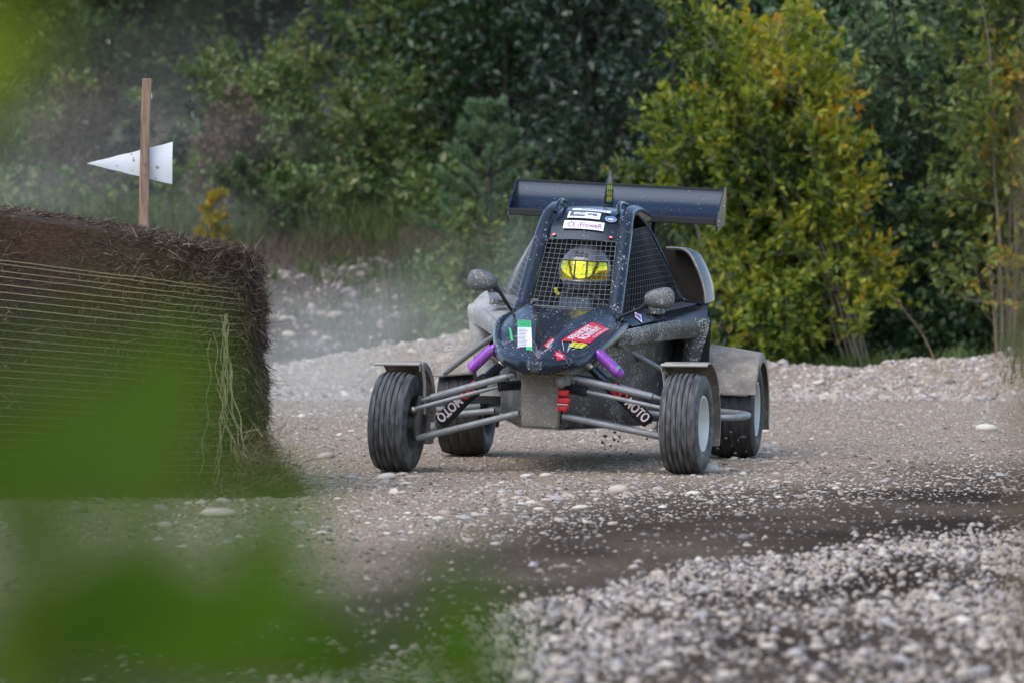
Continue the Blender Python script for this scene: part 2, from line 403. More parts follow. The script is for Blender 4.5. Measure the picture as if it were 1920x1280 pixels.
# heaped gravel in the foreground
def nb(m, sd, n): return np.clip(rng.normal(m, sd, n), 0, 1)
def heap(x, y):          # how thickly loose gravel lies here: ragged edge, bare soil between the heaps
    d = mound_edge(x) - y
    e_ = sstep(-0.2, 0.9, d + 2.4 * (fbm(x * 1.1 + 3, y * 0.8, 4, 61) - 0.47))
    return e_ * (0.30 + 0.70 * sstep(0.36, 0.50, fbm(x * 1.5 + 7, y * 0.75, 3, 77)))
x, y = scatter(27000, 9.5, 21); keep = rng.uniform(0, 1, len(x)) < heap(x, y)
x, y = x[keep], y[keep]; lay(x, y, np.clip(rng.lognormal(-4.66, 0.42, len(x)), 0.006, 0.024), (0.5, 0.95), bright=nb(0.42, 0.28, len(x)))
x, y = scatter(60000, 10.5, 21); keep = rng.uniform(0, 1, len(x)) < 0.05 + 0.95 * heap(x, y)
x, y = x[keep], y[keep]; lay(x, y, np.clip(rng.lognormal(-5.05, 0.38, len(x)), 0.003, 0.012), (0.5, 0.95), bright=nb(0.42, 0.28, len(x)) * (0.35 + 0.65 * heap(x, y)), tiny=True)
# small stones and clods on the damp band
x, y = scatter(6000, 11, 25); d = y - mound_edge(x); keep = (d > 0) & (d < 6)
x, y = x[keep], y[keep]; lay(x, y, np.clip(rng.lognormal(-5.0, 0.5, len(x)), 0.003, 0.02), (0.4, 0.7), 0.4, bright=nb(0.16, 0.2, len(x)), tiny=True)
# packed stony road around the buggy
x, y = scatter(18000, 16.5, 34); d = y - mound_edge(x)
keep = (d > 2.8) & (rng.uniform(0, 1, len(x)) < 0.12 + 0.25 * (y < 22) + 0.63 * sstep(0.42, 0.62, fbm(x * 0.9, y * 0.5, 3, 88)))
x, y = x[keep], y[keep]; lay(x, y, np.clip(rng.lognormal(-4.5, 0.45, len(x)), 0.006, 0.035), (0.25, 0.5), 0.5, bright=nb(0.56, 0.28, len(x)))
x, y = scatter(42000, 17, 34); d = y - mound_edge(x); keep = d > 2.0
x, y = x[keep], y[keep]; lay(x, y, np.clip(rng.lognormal(-5.0, 0.4, len(x)), 0.003, 0.012), (0.3, 0.6), 0.45, bright=nb(0.45, 0.26, len(x)), tiny=True)
# bank
x, y = scatter(16000, 32.3, 38.5); lay(x, y, np.clip(rng.lognormal(-4.45, 0.5, len(x)), 0.007, 0.042), (0.5, 0.9), 0.3, bright=nb(0.52, 0.24, len(x)))
x, y = scatter(26000, 32.3, 37.5); lay(x, y, np.clip(rng.lognormal(-4.8, 0.4, len(x)), 0.005, 0.02), (0.5, 0.9), 0.3, bright=nb(0.5, 0.25, len(x)), tiny=True)
# rubble on the hillside
x = rng.uniform(-4.5, 1.0, 9000); y = rng.uniform(37, 46, 9000); lay(x, y, np.clip(rng.lognormal(-4.0, 0.5, len(x)), 0.01, 0.09), (0.5, 0.95), 0.3, bright=nb(0.12, 0.16, len(x)), tiny=True)
g = np_mesh('gravel', np.vstack(parts_V), np.vstack(parts_F), mst, None, {'rnd': np.concatenate(parts_R)}, False)
tag(g, 'loose pale gravel and small stones covering the road and its banks', 'gravel', None, 'stuff')

# larger stones that can be told apart: pieces of the road
IV2, IF2 = ico(2)
protos = []
for k in range(14):
    rr = np.random.default_rng(100 + k)
    ax = rr.normal(0, 1, (5, 3)); V = IV2.copy()
    for a_ in ax:
        a_ = a_ / np.linalg.norm(a_); V = V * (1 + 0.16 * rr.uniform(-1, 1) * np.tanh(3 * (V @ a_ - rr.uniform(0, 0.4))))[:, None]
    V = V * np.array([rr.uniform(0.9, 1.35), rr.uniform(0.7, 1.0), rr.uniform(0.4, 0.75)])
    V = V + rr.normal(0, 0.02, V.shape)
    o = np_mesh('stone', V, IF2, mst, None, {'rnd': np.full(len(V), [0.9, 0.7, 0.95, 0.5, 0.6, 0.8, 0.62, 0.92, 0.35, 0.8, 0.15, 0.76, 0.25, 0.55][k])}, True)
    protos.append(o.data); bpy.data.objects.remove(o)
def at_px(px, py):      # the point of the flat road seen at this place of the photo
    Y = F * CAMH / (py - HOR); return ((px - 960) / F * Y, Y)
spots = [(1848, 806, 19, 2), (1322, 882, 20, 0), (720, 897, 18, 2), (612, 857, 14, 1), (152, 958, 20, 12), (302, 952, 13, 4), (420, 942, 12, 1), (375, 943, 9, 0), (352, 944, 8, 2), (455, 940, 8, 5),
         (415, 967, 28, 7), (1160, 926, 22, 5), (985, 894, 10, 2), (1022, 893, 10, 0), (1150, 985, 9, 3), (875, 973, 13, 6), (893, 969, 11, 5), (835, 966, 12, 8), (1890, 920, 9, 10), (1686, 960, 7, 10),
         (1235, 917, 10, 1), (1300, 928, 12, 2), (1440, 838, 9, 6), (1480, 905, 9, 3), (1045, 938, 12, 4), (660, 895, 12, 6), (560, 985, 13, 4), (310, 988, 16, 5), (1505, 935, 10, 12), (945, 1005, 8, 12),
         (1792, 1165, 20, 12), (1395, 1012, 12, 10), (880, 1012, 9, 8), (1090, 955, 14, 7), (1010, 957, 9, 0), (770, 895, 9, 1)]
def place_stone(x, y, r, k, rz):
    o = bpy.data.objects.new('stone', protos[k]); link(o, ground)
    o.location = (x, y, float(ground_z(x, y)) + r * 0.22); o.scale = (r, r, r); o.rotation_euler = (random.uniform(-.2, .2), random.uniform(-.2, .2), rz)
for (px, py, w, k) in spots:
    x, y = at_px(px, py); place_stone(x, y, w * y / F, k, random.uniform(-0.4, 0.4))
rs = np.random.default_rng(5)
for i in range(70):      # on the near heaps
    y = rs.uniform(11.2, 16.5); x = rs.uniform(-0.06, 0.11) * y
    if y > mound_edge(x): continue
    place_stone(x, y, rs.uniform(0.012, 0.023), rs.integers(14), rs.uniform(0, 6))
for i in range(110):     # along the bank
    y = rs.uniform(33.2, 35.8); x = rs.uniform(-0.062, 0.112) * y
    place_stone(x, y, rs.uniform(0.015, 0.038), rs.integers(14), rs.uniform(0, 6))
for i in range(55):      # rubble slope
    y = rs.uniform(38, 44.5); x = rs.uniform(-0.057, -0.012) * y
    place_stone(x, y, rs.uniform(0.03, 0.085), rs.choice([8, 10, 12, 3]), rs.uniform(0, 6))

# ------------------------------------------------------------------ the buggy
# car frame: x to the driver's left (right in the photo), y backwards, z up; origin under the front axle
M_body = dirty('black_gelcoat', (0.009, 0.012, 0.018), (0.38, 0.38, 0.38), speck=0.30, film=0.035, rough=0.26, coat=0.0, sscale=95)
M_clean = dirty('black_gelcoat_clean', (0.008, 0.011, 0.017), (0.30, 0.29, 0.28), speck=0.08, film=0.02, rough=0.22, coat=0.05, sscale=130)
M_wing = dirty('black_wing', (0.008, 0.014, 0.028), (0.30, 0.29, 0.28), speck=0.05, film=0.015, rough=0.22, coat=0.0, sscale=110, strk=(3, 8, 8))
for m_ in (M_wing, M_clean, M_body): next(n for n in m_.node_tree.nodes if n.type == 'BSDF_PRINCIPLED').inputs['Specular Tint'].default_value = (0.68, 0.84, 1.0, 1.0)  # blue put into the specular tint to imitate sky reflected in the panels
next(n for n in M_wing.node_tree.nodes if n.type == 'BSDF_PRINCIPLED').inputs['Specular IOR Level'].default_value = 0.5
M_tub = dirty('black_panel_splashed', (0.012, 0.013, 0.015), (0.36, 0.335, 0.30), speck=0.55, film=0.10, rough=0.4, sscale=90, fscale=6)
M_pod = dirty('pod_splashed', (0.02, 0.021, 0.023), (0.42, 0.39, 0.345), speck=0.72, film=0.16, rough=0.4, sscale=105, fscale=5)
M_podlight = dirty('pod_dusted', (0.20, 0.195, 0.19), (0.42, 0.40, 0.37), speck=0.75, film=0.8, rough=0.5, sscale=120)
M_mud = dirty('mudded_plate', (0.10, 0.088, 0.075), (0.27, 0.235, 0.20), speck=0.6, film=0.7, rough=0.7, sscale=90)
M_fender = dirty('fender_plastic', (0.09, 0.08, 0.07), (0.42, 0.355, 0.285), speck=0.5, film=0.95, rough=0.6, sscale=70, fscale=9)
M_edge = dirty('fender_edge', (0.42, 0.40, 0.36), (0.25, 0.21, 0.17), speck=0.2, film=0.5, rough=0.6, sscale=90)
M_steel = dirty('galvanised_tube', (0.26, 0.28, 0.295), (0.17, 0.148, 0.12), speck=0.4, film=0.6, rough=0.42, metal=0.55, sscale=90, fscale=22)
M_alu = plain('bare_aluminium', (0.55, 0.53, 0.48), 0.35, 0.85)
M_rubber = plain('black_rubber', (0.014, 0.014, 0.015), 0.6, var=0.3, bump=0.3, bscale=90)
M_sleeve = plain('black_nylon', (0.012, 0.011, 0.012), 0.8, var=0.4, scale=60, bump=0.4, bscale=60)
M_purple = dirty('purple_anodised', (0.27, 0.03, 0.42), (0.42, 0.32, 0.42), speck=0.42, film=0.25, rough=0.3, metal=0.45, sscale=170)
M_red = plain('red_anodised', (0.50, 0.01, 0.015), 0.3, 0.3, coat=0.4)
M_rimw = plain('white_wheel_paint', (0.62, 0.62, 0.56), 0.4, coat=0.2, var=0.10, scale=14)
M_rimd = dirty('dark_hub', (0.025, 0.024, 0.023), (0.20, 0.165, 0.13), speck=0.4, film=0.5, rough=0.5)
M_rust = plain('brown_mud_inside_rim', (0.13, 0.075, 0.045), 0.85, var=0.5, scale=18)
M_black = plain('matt_black', (0.006, 0.006, 0.007), 0.65)
M_wire = plain('net_wire', (0.20, 0.20, 0.20), 0.45, 0.4)
M_wired = plain('net_wire_dark', (0.055, 0.055, 0.058), 0.5, 0.4)
M_white = plain('white_vinyl', (0.74, 0.73, 0.74), 0.35, var=0.05)
M_redv = plain('red_vinyl', (0.62, 0.012, 0.03), 0.3, var=0.08)
M_yel = plain('yellow_vinyl', (0.72, 0.62, 0.01), 0.35, var=0.1)
M_grn = plain('green_vinyl', (0.04, 0.47, 0.13), 0.35, var=0.1)
M_blu = plain('blue_vinyl', (0.03, 0.14, 0.50), 0.35, var=0.1)
M_pur = plain('plum_vinyl', (0.26, 0.03, 0.19), 0.4)
M_ink = plain('dark_ink', (0.02, 0.022, 0.03), 0.5)
M_pink = plain('pale_pink_letter', (0.74, 0.60, 0.62), 0.4)

# tyre: dusty, with the rain of fine wiped streaks that run across the ribs
def tyre_mat(name, base, dust, amt):
    m, nt, b, out = new_mat(name); N = nt.nodes.new; L = nt.links.new
    tc = N('ShaderNodeTexCoord'); sp = N('ShaderNodeSeparateXYZ'); L(tc.outputs['Object'], sp.inputs[0])
    an = N('ShaderNodeMath'); an.operation = 'ARCTAN2'; L(sp.outputs[2], an.inputs[0]); L(sp.outputs[1], an.inputs[1])
    cb = N('ShaderNodeCombineXYZ'); L(sp.outputs[0], cb.inputs[0]); L(an.outputs[0], cb.inputs[1])
    mp = N('ShaderNodeMapping'); mp.inputs['Scale'].default_value = (70, 3.0, 1); L(cb.outputs[0], mp.inputs[0])
    no = N('ShaderNodeTexNoise'); no.inputs['Scale'].default_value = 1.0; no.inputs['Detail'].default_value = 3; L(mp.outputs[0], no.inputs['Vector'])
    rg = N('ShaderNodeMapRange'); rg.inputs[1].default_value = 0.40; rg.inputs[2].default_value = 0.68; rg.inputs[3].default_value = 0.04; rg.inputs[4].default_value = amt; L(no.outputs[0], rg.inputs[0])
    mx = N('ShaderNodeMix'); mx.data_type = 'RGBA'; mx.inputs[6].default_value = rgba(base); mx.inputs[7].default_value = rgba(dust); L(rg.outputs[0], mx.inputs[0])
    L(mx.outputs[2], b.inputs['Base Color']); b.inputs['Roughness'].default_value = 0.62; b.inputs['Specular IOR Level'].default_value = 0.4
    return m
M_tyre = tyre_mat('tyre_rubber', (0.030, 0.030, 0.031), (0.17, 0.165, 0.16), 0.65)
M_tyre_r = tyre_mat('tyre_rubber_rear', (0.014, 0.014, 0.015), (0.08, 0.075, 0.07), 0.5)

ROLL, ZR = R_(3.0), 0.25                    # the body leans outwards in the bend
def RB(p):
    d = p[2] - ZR
    return (p[0] * math.cos(ROLL) + d * math.sin(ROLL), p[1], ZR - p[0] * math.sin(ROLL) + d * math.cos(ROLL))
YAW = R_(-10)
kart = empty('off_road_buggy', (0.142, 22.0, 0.0), (0, 0, YAW))
tag(kart, 'black mud-splashed single-seat off-road buggy with a wide rear wing, cornering on the gravel road', 'buggy')
def mir(p, s): return (p[0] * s, p[1], p[2])
def mirp(P, s): return [mir(p, s) for p in P]

# ---- wheels
def wheel(x, y, R, w, camber, steer, side, rear):
    h = empty('wheel', (x, y, R - 0.004), (0, camber, steer), kart)
    rb = R * 0.53                                        # bead radius
    cr = lambda t: R - 0.010 * (t / (w * 0.8)) ** 2
    gs = [-0.66, -0.33, 0.0, 0.33, 0.66] if not rear else [-0.5, 0.0, 0.5]
    gw, gd = (0.0038, 0.008) if not rear else (0.003, 0.004)
    prof = [(-w * 0.80, rb), (-w * 0.97, rb + 0.022), (-w * 1.02, rb + 0.055), (-w * 0.97, R - 0.034), (-w * 0.90, R - 0.017)]
    for gpos in gs:
        t = gpos * w * 0.84
        prof += [(t - gw - 0.004, cr(t - gw)), (t - gw, cr(t) - 0.001), (t - gw * 0.8, cr(t) - gd), (t + gw * 0.8, cr(t) - gd), (t + gw, cr(t) - 0.001), (t + gw + 0.004, cr(t + gw))]
    prof += [(w * 0.90, R - 0.017), (w * 0.97, R - 0.034), (w * 1.02, rb + 0.055), (w * 0.97, rb + 0.022), (w * 0.80, rb)]
    prof += [(w * 0.72, rb - 0.004), (-w * 0.72, rb - 0.004)]
    t = MB().lathe(prof, 72, 'x', close=True).build('tyre', M_tyre_r if rear else M_tyre, h, smooth=35)
    s = side                                             # outer face towards side * x
    if not rear:
        rp_ = [(s * w * 0.80, rb + 0.006), (s * w * 0.90, rb + 0.004), (s * w * 0.90, rb - 0.006), (s * w * 0.62, rb - 0.012), (s * w * 0.20, rb - 0.018), (s * w * 0.10, rb - 0.024), (s * w * 0.06, rb - 0.05), (s * w * 0.14, 0.045), (s * w * 0.14, 0.004)]
    else:
        rp_ = [(s * w * 0.80, rb + 0.006), (s * w * 0.93, rb + 0.004), (s * w * 0.93, rb - 0.008), (s * w * 0.70, rb - 0.016), (s * w * 0.55, rb - 0.018)]
    MB().lathe(rp_, 48).build('rim', M_rimw, h, smooth=50)
    if rear:
        MB().lathe([(s * w * 0.55, rb - 0.018), (s * w * 0.10, rb - 0.024), (s * w * 0.02, 0.055), (s * w * 0.02, 0.004)], 40).build('rim_centre', M_rust, h)
    inn = MB().lathe([(-s * w * 0.78, rb + 0.004), (-s * w * 0.84, rb), (-s * w * 0.6, rb - 0.012), (-s * w * 0.1, rb - 0.02), (-s * w * 0.05, 0.06), (-s * w * 0.05, 0.004)], 40)
    inn.lathe([(-s * w * 0.25, 0.085), (-s * w * 0.33, 0.085), (-s * w * 0.33, 0.03), (-s * w * 0.25, 0.03)], 32, close=True)       # brake disc
    inn.lathe([(-s * w * 0.9, 0.030), (-s * w * 0.05, 0.036)], 16)
    inn.build('hub', M_rimd, h)
    if not rear:
        bolts = MB()
        for k in range(4):
            a = k * math.pi / 2 + 0.4; bolts.tube([(s * w * 0.08, 0.05 * math.cos(a), 0.05 * math.sin(a)), (s * w * 0.24, 0.05 * math.cos(a), 0.05 * math.sin(a))], 0.008, 8)
        bolts.lathe([(s * w * 0.12, 0.030), (s * w * 0.34, 0.026), (s * w * 0.36, 0.0)], 20)
        bolts.build('wheel_nuts', M_steel, h)
    return h
wheel(-0.700, 0, 0.243, 0.092, R_(3.0), R_(-4), -1, False)
wheel(0.692, 0, 0.243, 0.092, R_(0.6), R_(-4), 1, False)
wheel(-0.690, 1.75, 0.255, 0.122, R_(1.5), 0, -1, True)
wheel(0.700, 1.75, 0.255, 0.122, R_(1.0), 0, 1, True)

# ---- fenders
def front_fender(cx, s, camber):
    inner = -s
    def P(x, a, r):
        y, z = -math.cos(R_(a)) * r, math.sin(R_(a)) * r
        st = R_(-4); xr = x
        X, Y = xr * math.cos(st) - y * math.sin(st), xr * math.sin(st) + y * math.cos(st)
        return (cx + X + math.tan(camber) * z, Y, 0.24 + z)
    angs = np.linspace(78, 205, 22); xs = np.array([-0.108, -0.100, -0.05, 0.0, 0.05, 0.100, 0.108])
    def rr(a): return 0.283 - (0.006 if a > 150 else 0)
    G = [[P(x, a, rr(a) - (0.006 if abs(x) > 0.104 else 0)) for x in xs] for a in angs]
    f = MB().sheet(G, 0.005).build('front_fender', M_fender, kart)
    lip = MB(); A = [P(x, 77, 0.281) for x in (-0.109, 0.109)]
    lip.tube([P(x, 77.5, 0.280) for x in (-0.112, -0.05, 0.05, 0.112)], 0.0075, 8)
    lip.build('rolled_edge', M_edge, f)
    fl = MB().sheet([[P(inner * 0.111, a, r) for r in (0.282, 0.262, 0.247)] for a in np.linspace(76, 204, 22)], 0.004)
    fl.build('side_flange', M_fender, f)
    st_ = MB().tube([P(inner * 0.113, 84, 0.278), P(inner * 0.114, 100, 0.20), P(inner * 0.116, 150, 0.07)], 0.0085, 8)
    st_.build('bracket', M_edge, f)
    return f
front_fender(-0.700, -1, R_(3.0)); front_fender(0.692, 1, R_(0.6))
def rear_fender(cx, s):
    def P(x, a, r): return (cx + s * x, 1.75 - math.cos(R_(a)) * r, 0.262 + math.sin(R_(a)) * r - 0.16 * x * max(0, math.sin(R_(a))))
    angs = np.linspace(14 if s > 0 else 34, 206, 30); xs = [-0.125, -0.118, -0.06, 0.0, 0.06, 0.125, 0.136, 0.140]
    G = [[P(x, a, 0.290 - (0.012 if (x > 0.138 or x < -0.12) else 0)) for x in xs] for a in angs]
    f = MB().sheet(G, 0.005).build('rear_fender', M_fender, kart)
    MB().sheet([[P(0.142, a, r) for r in (0.279, 0.262, 0.246)] for a in np.linspace(60, 206, 24)], 0.004).build('side_flange', M_fender, f)
    MB().tube([P(x, 13.6 if s > 0 else 33.6, 0.291) for x in (-0.10, 0.0, 0.10)], 0.007, 8).build('rolled_edge', M_mud, f)
rear_fender(-0.690, -1); rear_fender(0.700, 1)

# ---- nose cone: a shield with two ridges that run from the tip to the pillars, a sunken middle and a rolled rim
NY = [-0.275, -0.25, -0.20, -0.10, 0.08, 0.28, 0.46, 0.64]
nose_tab = dict(
    lx=[0.035, 0.085, 0.142, 0.205, 0.262, 0.298, 0.312, 0.305], lz=[0.540, 0.543, 0.552, 0.574, 0.628, 0.684, 0.715, 0.735],
    rx=[0.008, 0.014, 0.022, 0.038, 0.063, 0.098, 0.148, 0.205], rz=[0.545, 0.553, 0.573, 0.614, 0.682, 0.744, 0.780, 0.795],
    vx=[0.005, 0.008, 0.013, 0.024, 0.042, 0.070, 0.120, 0.185], vz=[0.541, 0.543, 0.550, 0.568, 0.608, 0.655, 0.710, 0.770])
nrow = []
keys = catmull(np.column_stack([NY] + [nose_tab[k] for k in ('lx', 'lz', 'rx', 'rz', 'vx', 'vz')]), 6)
for (y, lx, lz, rx, rz, vx, vz) in keys:
    li = lx - min(0.022, lx * 0.3)
    half = [(lx - 0.07 * min(1, lx / 0.2), lz - 0.068), (lx - 0.012, lz - 0.058), (lx + 0.004, lz - 0.046), (lx + 0.006, lz - 0.012), (lx - 0.004, lz), (li, lz - 0.002), (li - 0.008, lz - 0.012)]
    q0 = half[-1]
    for t in (0.25, 0.5, 0.75, 0.92): half.append((q0[0] + (rx + 0.012 - q0[0]) * t, q0[1] + (rz - q0[1]) * (t + 0.12 * math.sin(math.pi * t))))
    half += [(rx + 0.006, rz), (rx, rz - 0.004), (vx + (rx - vx) * 0.25, vz + (rz - vz) * 0.15), (vx, vz), (vx * 0.5, vz - 0.004)]
    nrow.append([(x, y, z) for x, z in half] + [(0, y, vz - 0.005)] + [(-x, y, z) for x, z in half[::-1]])
first = [(p[0] * 0.9, p[1] - 0.012, 0.505 + (p[2] - 0.505) * 0.45) for p in nrow[0]]
nose_mb = MB().grid([first] + nrow)
nose_mb.add(first, [tuple(range(len(first)))])
nose = nose_mb.build('nose_cone', M_body, kart, RB, smooth=48)
nose_bvh = BVHTree.FromPolygons([Vector(v) for v in nose_mb.v], [f for f in nose_mb.f if len(f) == 4])
def on_nose(x, y, off=0.0025):
    h = nose_bvh.ray_cast(Vector((x, y, 2.0)), Vector((0, 0, -1)))
    if h[0] is None: return (x, y, 0.6)
    n = h[1] if h[1].z > 0 else -h[1]
    p = h[0] + n * off; return (p.x, p.y, p.z)
def quad_fn(c, surf, off):         # c: corners (x,y) for (u,v) = 00,10,11,01
    def fn(u, v):
        x = (c[0][0] * (1 - u) + c[1][0] * u) * (1 - v) + (c[3][0] * (1 - u) + c[2][0] * u) * v
        y = (c[0][1] * (1 - u) + c[1][1] * u) * (1 - v) + (c[3][1] * (1 - u) + c[2][1] * u) * v
        return surf(x, y, off)
    return fn
def sticker(name, fn, mat, parent, nu=8, nv=6, xf=RB, u=(0, 1), v=(0, 1)):
    return MB().grid([[fn(a, b_) for a in np.linspace(u[0], u[1], nu + 1)] for b_ in np.linspace(v[0], v[1], nv + 1)]).build(name, mat, parent, xf, smooth=60)
def text_flat(body, bold=0.0):
    cu = bpy.data.curves.new('txt', 'FONT'); cu.body = body; cu.resolution_u = 3; cu.offset = bold
    o = bpy.data.objects.new('txt', cu); C.objects.link(o); dg = bpy.context.evaluated_depsgraph_get(); dg.update()
    me = bpy.data.meshes.new_from_object(o.evaluated_get(dg))
    bm = bmesh.new(); bm.from_mesh(me); bmesh.ops.triangulate(bm, faces=bm.faces)
    bmesh.ops.subdivide_edges(bm, edges=[e_ for e_ in bm.edges if e_.calc_length() > 0.25], cuts=1)
    bmesh.ops.triangulate(bm, faces=bm.faces)
    V = [tuple(v.co[:2]) for v in bm.verts]; Fc = [tuple(v.index for v in f.verts) for f in bm.faces]; bm.free()
    bpy.data.objects.remove(o); bpy.data.curves.remove(cu); bpy.data.meshes.remove(me)
    a = np.array(V); mn, mx_ = a.min(0), a.max(0); a = (a - mn) / (mx_ - mn)
    return a, Fc
def lettering(body, fn, mat, parent, u=(0.1, 0.9), v=(0.2, 0.8), xf=RB, bold=0.02, name='lettering', slant=0.0):
    a, Fc = text_flat(body, bold)
    m = MB(); m.add([fn(u[0] + (u[1] - u[0]) * (p[0] + slant * p[1]), v[0] + (v[1] - v[0]) * p[1]) for p in a], Fc)
    return m.build(name, mat, parent, xf, smooth=0)

# stickers on the nose (u runs along the writing, v up the letters)
c = [(0.108, 0.00), (0.205, 0.31), (0.292, 0.27), (0.205, -0.04)][0:4]
cR = [(0.079, -0.05), (0.173, 0.262), (0.257, 0.300), (0.200, 0.05)]      # red betting sticker, reading backwards along the ridge
fnR = quad_fn([cR[3], cR[2], cR[1], cR[0]], on_nose, 0.003); fnR2 = quad_fn([cR[3], cR[2], cR[1], cR[0]], on_nose, 0.0045)
stk = sticker('red_sticker', fnR, M_redv, nose); tag(stk, 'red sponsor sticker with white capitals on the nose')
lettering('FENKBET', fnR2, M_white, nose, (0.10, 0.82), (0.60, 0.90)); lettering('RONVINT', fnR2, M_white, nose, (0.14, 0.86), (0.24, 0.56), bold=0.03); lettering('CASINO', fnR2, M_pink, nose, (0.3, 0.98), (0.06, 0.17))
fnY = quad_fn([(0.150, -0.085), (0.196, -0.035), (0.115, 0.02), (0.085, -0.045)], on_nose, 0.003)
fnY = quad_fn([(0.196, -0.052), (0.108, 0.026), (0.078, -0.058), (0.158, -0.105)][::1], on_nose, 0.003)
fnY = quad_fn([(0.178, -0.025), (0.197, 0.040), (0.135, -0.010), (0.118, -0.072)], on_nose, 0.003)
lettering('555', fnY, M_yel, nose, (0, 1), (0, 1), bold=0.06, name='race_number', slant=0.0)
star = MB(); ctr = (0.098, -0.175); pts = []
for k in range(14):
    a = 2 * math.pi * k / 14; r_ = 0.036 if k % 2 == 0 else 0.022
    pts.append(on_nose(ctr[0] + r_ * math.cos(a) * 0.95, ctr[1] + r_ * math.sin(a) * 1.1, 0.003))
star.add([on_nose(ctr[0], ctr[1], 0.003)] + pts, [(0, 1 + k, 1 + (k + 1) % 14) for k in range(14)]); star.build('star_sticker', M_redv, nose, RB)
fnS = quad_fn([(0.076, -0.187), (0.116, -0.187), (0.116, -0.160), (0.076, -0.160)], on_nose, 0.0045); lettering('GB', fnS, M_pink, nose, (0.1, 0.9), (0.1, 0.9))
cN = [(-0.012, -0.045), (0.055, -0.045), (0.078, 0.075), (0.000, 0.075)]
cN = [(-0.024, 0.06), (0.030, -0.04), (0.048, 0.12), (-0.010, 0.22)]
fnN = quad_fn([cN[1], cN[2], cN[3], cN[0]], on_nose, 0.003); fnN2 = quad_fn([cN[1], cN[2], cN[3], cN[0]], on_nose, 0.0045)
sticker('red_sticker', fnN, M_redv, nose); lettering('NOLIM', fnN2, M_white, nose, (0.1, 0.9), (0.18, 0.82), bold=0.05)
cG = [(-0.188, -0.135), (-0.080, -0.128), (-0.108, 0.155), (-0.216, 0.145)]
cG = [(-0.106, -0.150), (-0.033, -0.180), (-0.107, 0.178), (-0.184, 0.245)]
fnG = quad_fn(cG, on_nose, 0.003); fnG2 = quad_fn(cG, on_nose, 0.0045)
sticker('white_sticker', fnG, M_white, nose, v=(0.10, 0.72), nv=10); sticker('green_sticker', fnG, M_grn, nose, v=(0.72, 1.0)); sticker('green_sticker', fnG, M_grn, nose, u=(0.58, 1.0), v=(0.0, 0.10))
lin = MB(); rq = random.Random(3)
for k in range(22):
    v0 = 0.13 + k * 0.0385; 
    if 0.68 < v0 < 0.74: continue
    u0, u1 = (0.05, rq.uniform(0.55, 0.78)) if v0 < 0.7 else (rq.uniform(0.0, 0.2), rq.uniform(0.85, 0.97))
    h_ = 0.006 if k % 3 else 0.012
    lin.grid([[fnG2(a, v0 + b_) for a in np.linspace(u0, u1, 5)] for b_ in (0, h_)])
lin.build('print_lines', M_ink, nose, RB)
fnG3 = quad_fn([(-0.168, 0.0), (-0.152, -0.02), (-0.198, 0.160), (-0.215, 0.19)], on_nose, 0.003); sticker('green_sticker', fnG3, M_grn, nose)
scr = MB()          # pale scrawled graphic between the ridges and below the number
for k in range(16):
    x0, y0 = (rq.uniform(-0.02, 0.025), rq.uniform(-0.20, -0.06)) if k < 10 else (rq.uniform(0.11, 0.145), rq.uniform(-0.14, -0.06))
    a = rq.uniform(0.3, 2.0); pts = []
    for q in range(6):
        a += rq.uniform(-0.5, 0.7); x0 += 0.009 * math.cos(a); y0 += 0.016 * math.sin(a); pts.append(on_nose(x0, y0, 0.002))
    scr.tube(pts, 0.0013, 4)
scr.build('scrawled_graphic', M_white, nose, RB)['kind'] = 'stuff'

# ---- cab: pillars, brow and roof
for s in (-1, 1):
    P = catmull(mirp([(0.232, 0.58, 0.735), (0.222, 0.74, 0.905), (0.208, 0.93, 1.10), (0.198, 1.03, 1.19), (0.192, 1.14, 1.245), (0.196, 1.34, 1.262), (0.205, 1.62, 1.235)], s), 6)
    MB().tube(P, [0.037] * (len(P) - 14) + [0.034] * 14, 14, flat=(1.0, 0.85)).build('windscreen_pillar', M_body, kart, RB)
    MB().tube([(s * 0.232, 0.555, 0.70), (s * 0.232, 0.585, 0.745), (s * 0.231, 0.60, 0.765)], [0.05, 0.046, 0.036], 12).build('pillar_foot', M_body, kart, RB)
    pp = catmull(mirp([(0.16, 1.02, 1.235), (0.150, 1.08, 1.285), (0.150, 1.18, 1.298), (0.158, 1.34, 1.285)], s), 4)     # raised roof rails
    MB().tube(pp, 0.011, 8).build('roof_rail', M_clean, kart, RB)
rline = catmull([(0.915, 1.108), (0.945, 1.150), (0.985, 1.195), (1.05, 1.238), (1.14, 1.262), (1.30, 1.275), (1.50, 1.268), (1.70, 1.235)], 5)
def roof_pt(x, t):           # t in 0..1 along the roof line
    f_ = t * (len(rline) - 1); i = min(int(f_), len(rline) - 2); y, z = rline[i] * (1 - f_ + i) + rline[i + 1] * (f_ - i)
    k = abs(x) / 0.19; return (x, y + 0.02 * k * k, z - 0.016 * k * k)
roof_G = [[roof_pt(x, t) for x in np.linspace(-0.192, 0.192, 15)] for t in np.linspace(0, 1, 36)]
roof_mb = MB().sheet(roof_G, -0.006); roof = roof_mb.build('roof_panel', M_clean, kart, RB)
tn = np.array([p for p in rline])
def roof_fn(off):
    def g_(u, t):
        p = Vector(roof_pt(u, t)); a = Vector(roof_pt(u, min(1, t + 0.01))) - p; b_ = Vector(roof_pt(u + 0.005, t)) - p
        n = b_.cross(a).normalized(); n = n if n.y < 0.3 and (n.z > 0 or n.y < 0) else -n
        return tuple(p + n * (off + 0.0065))
    return g_
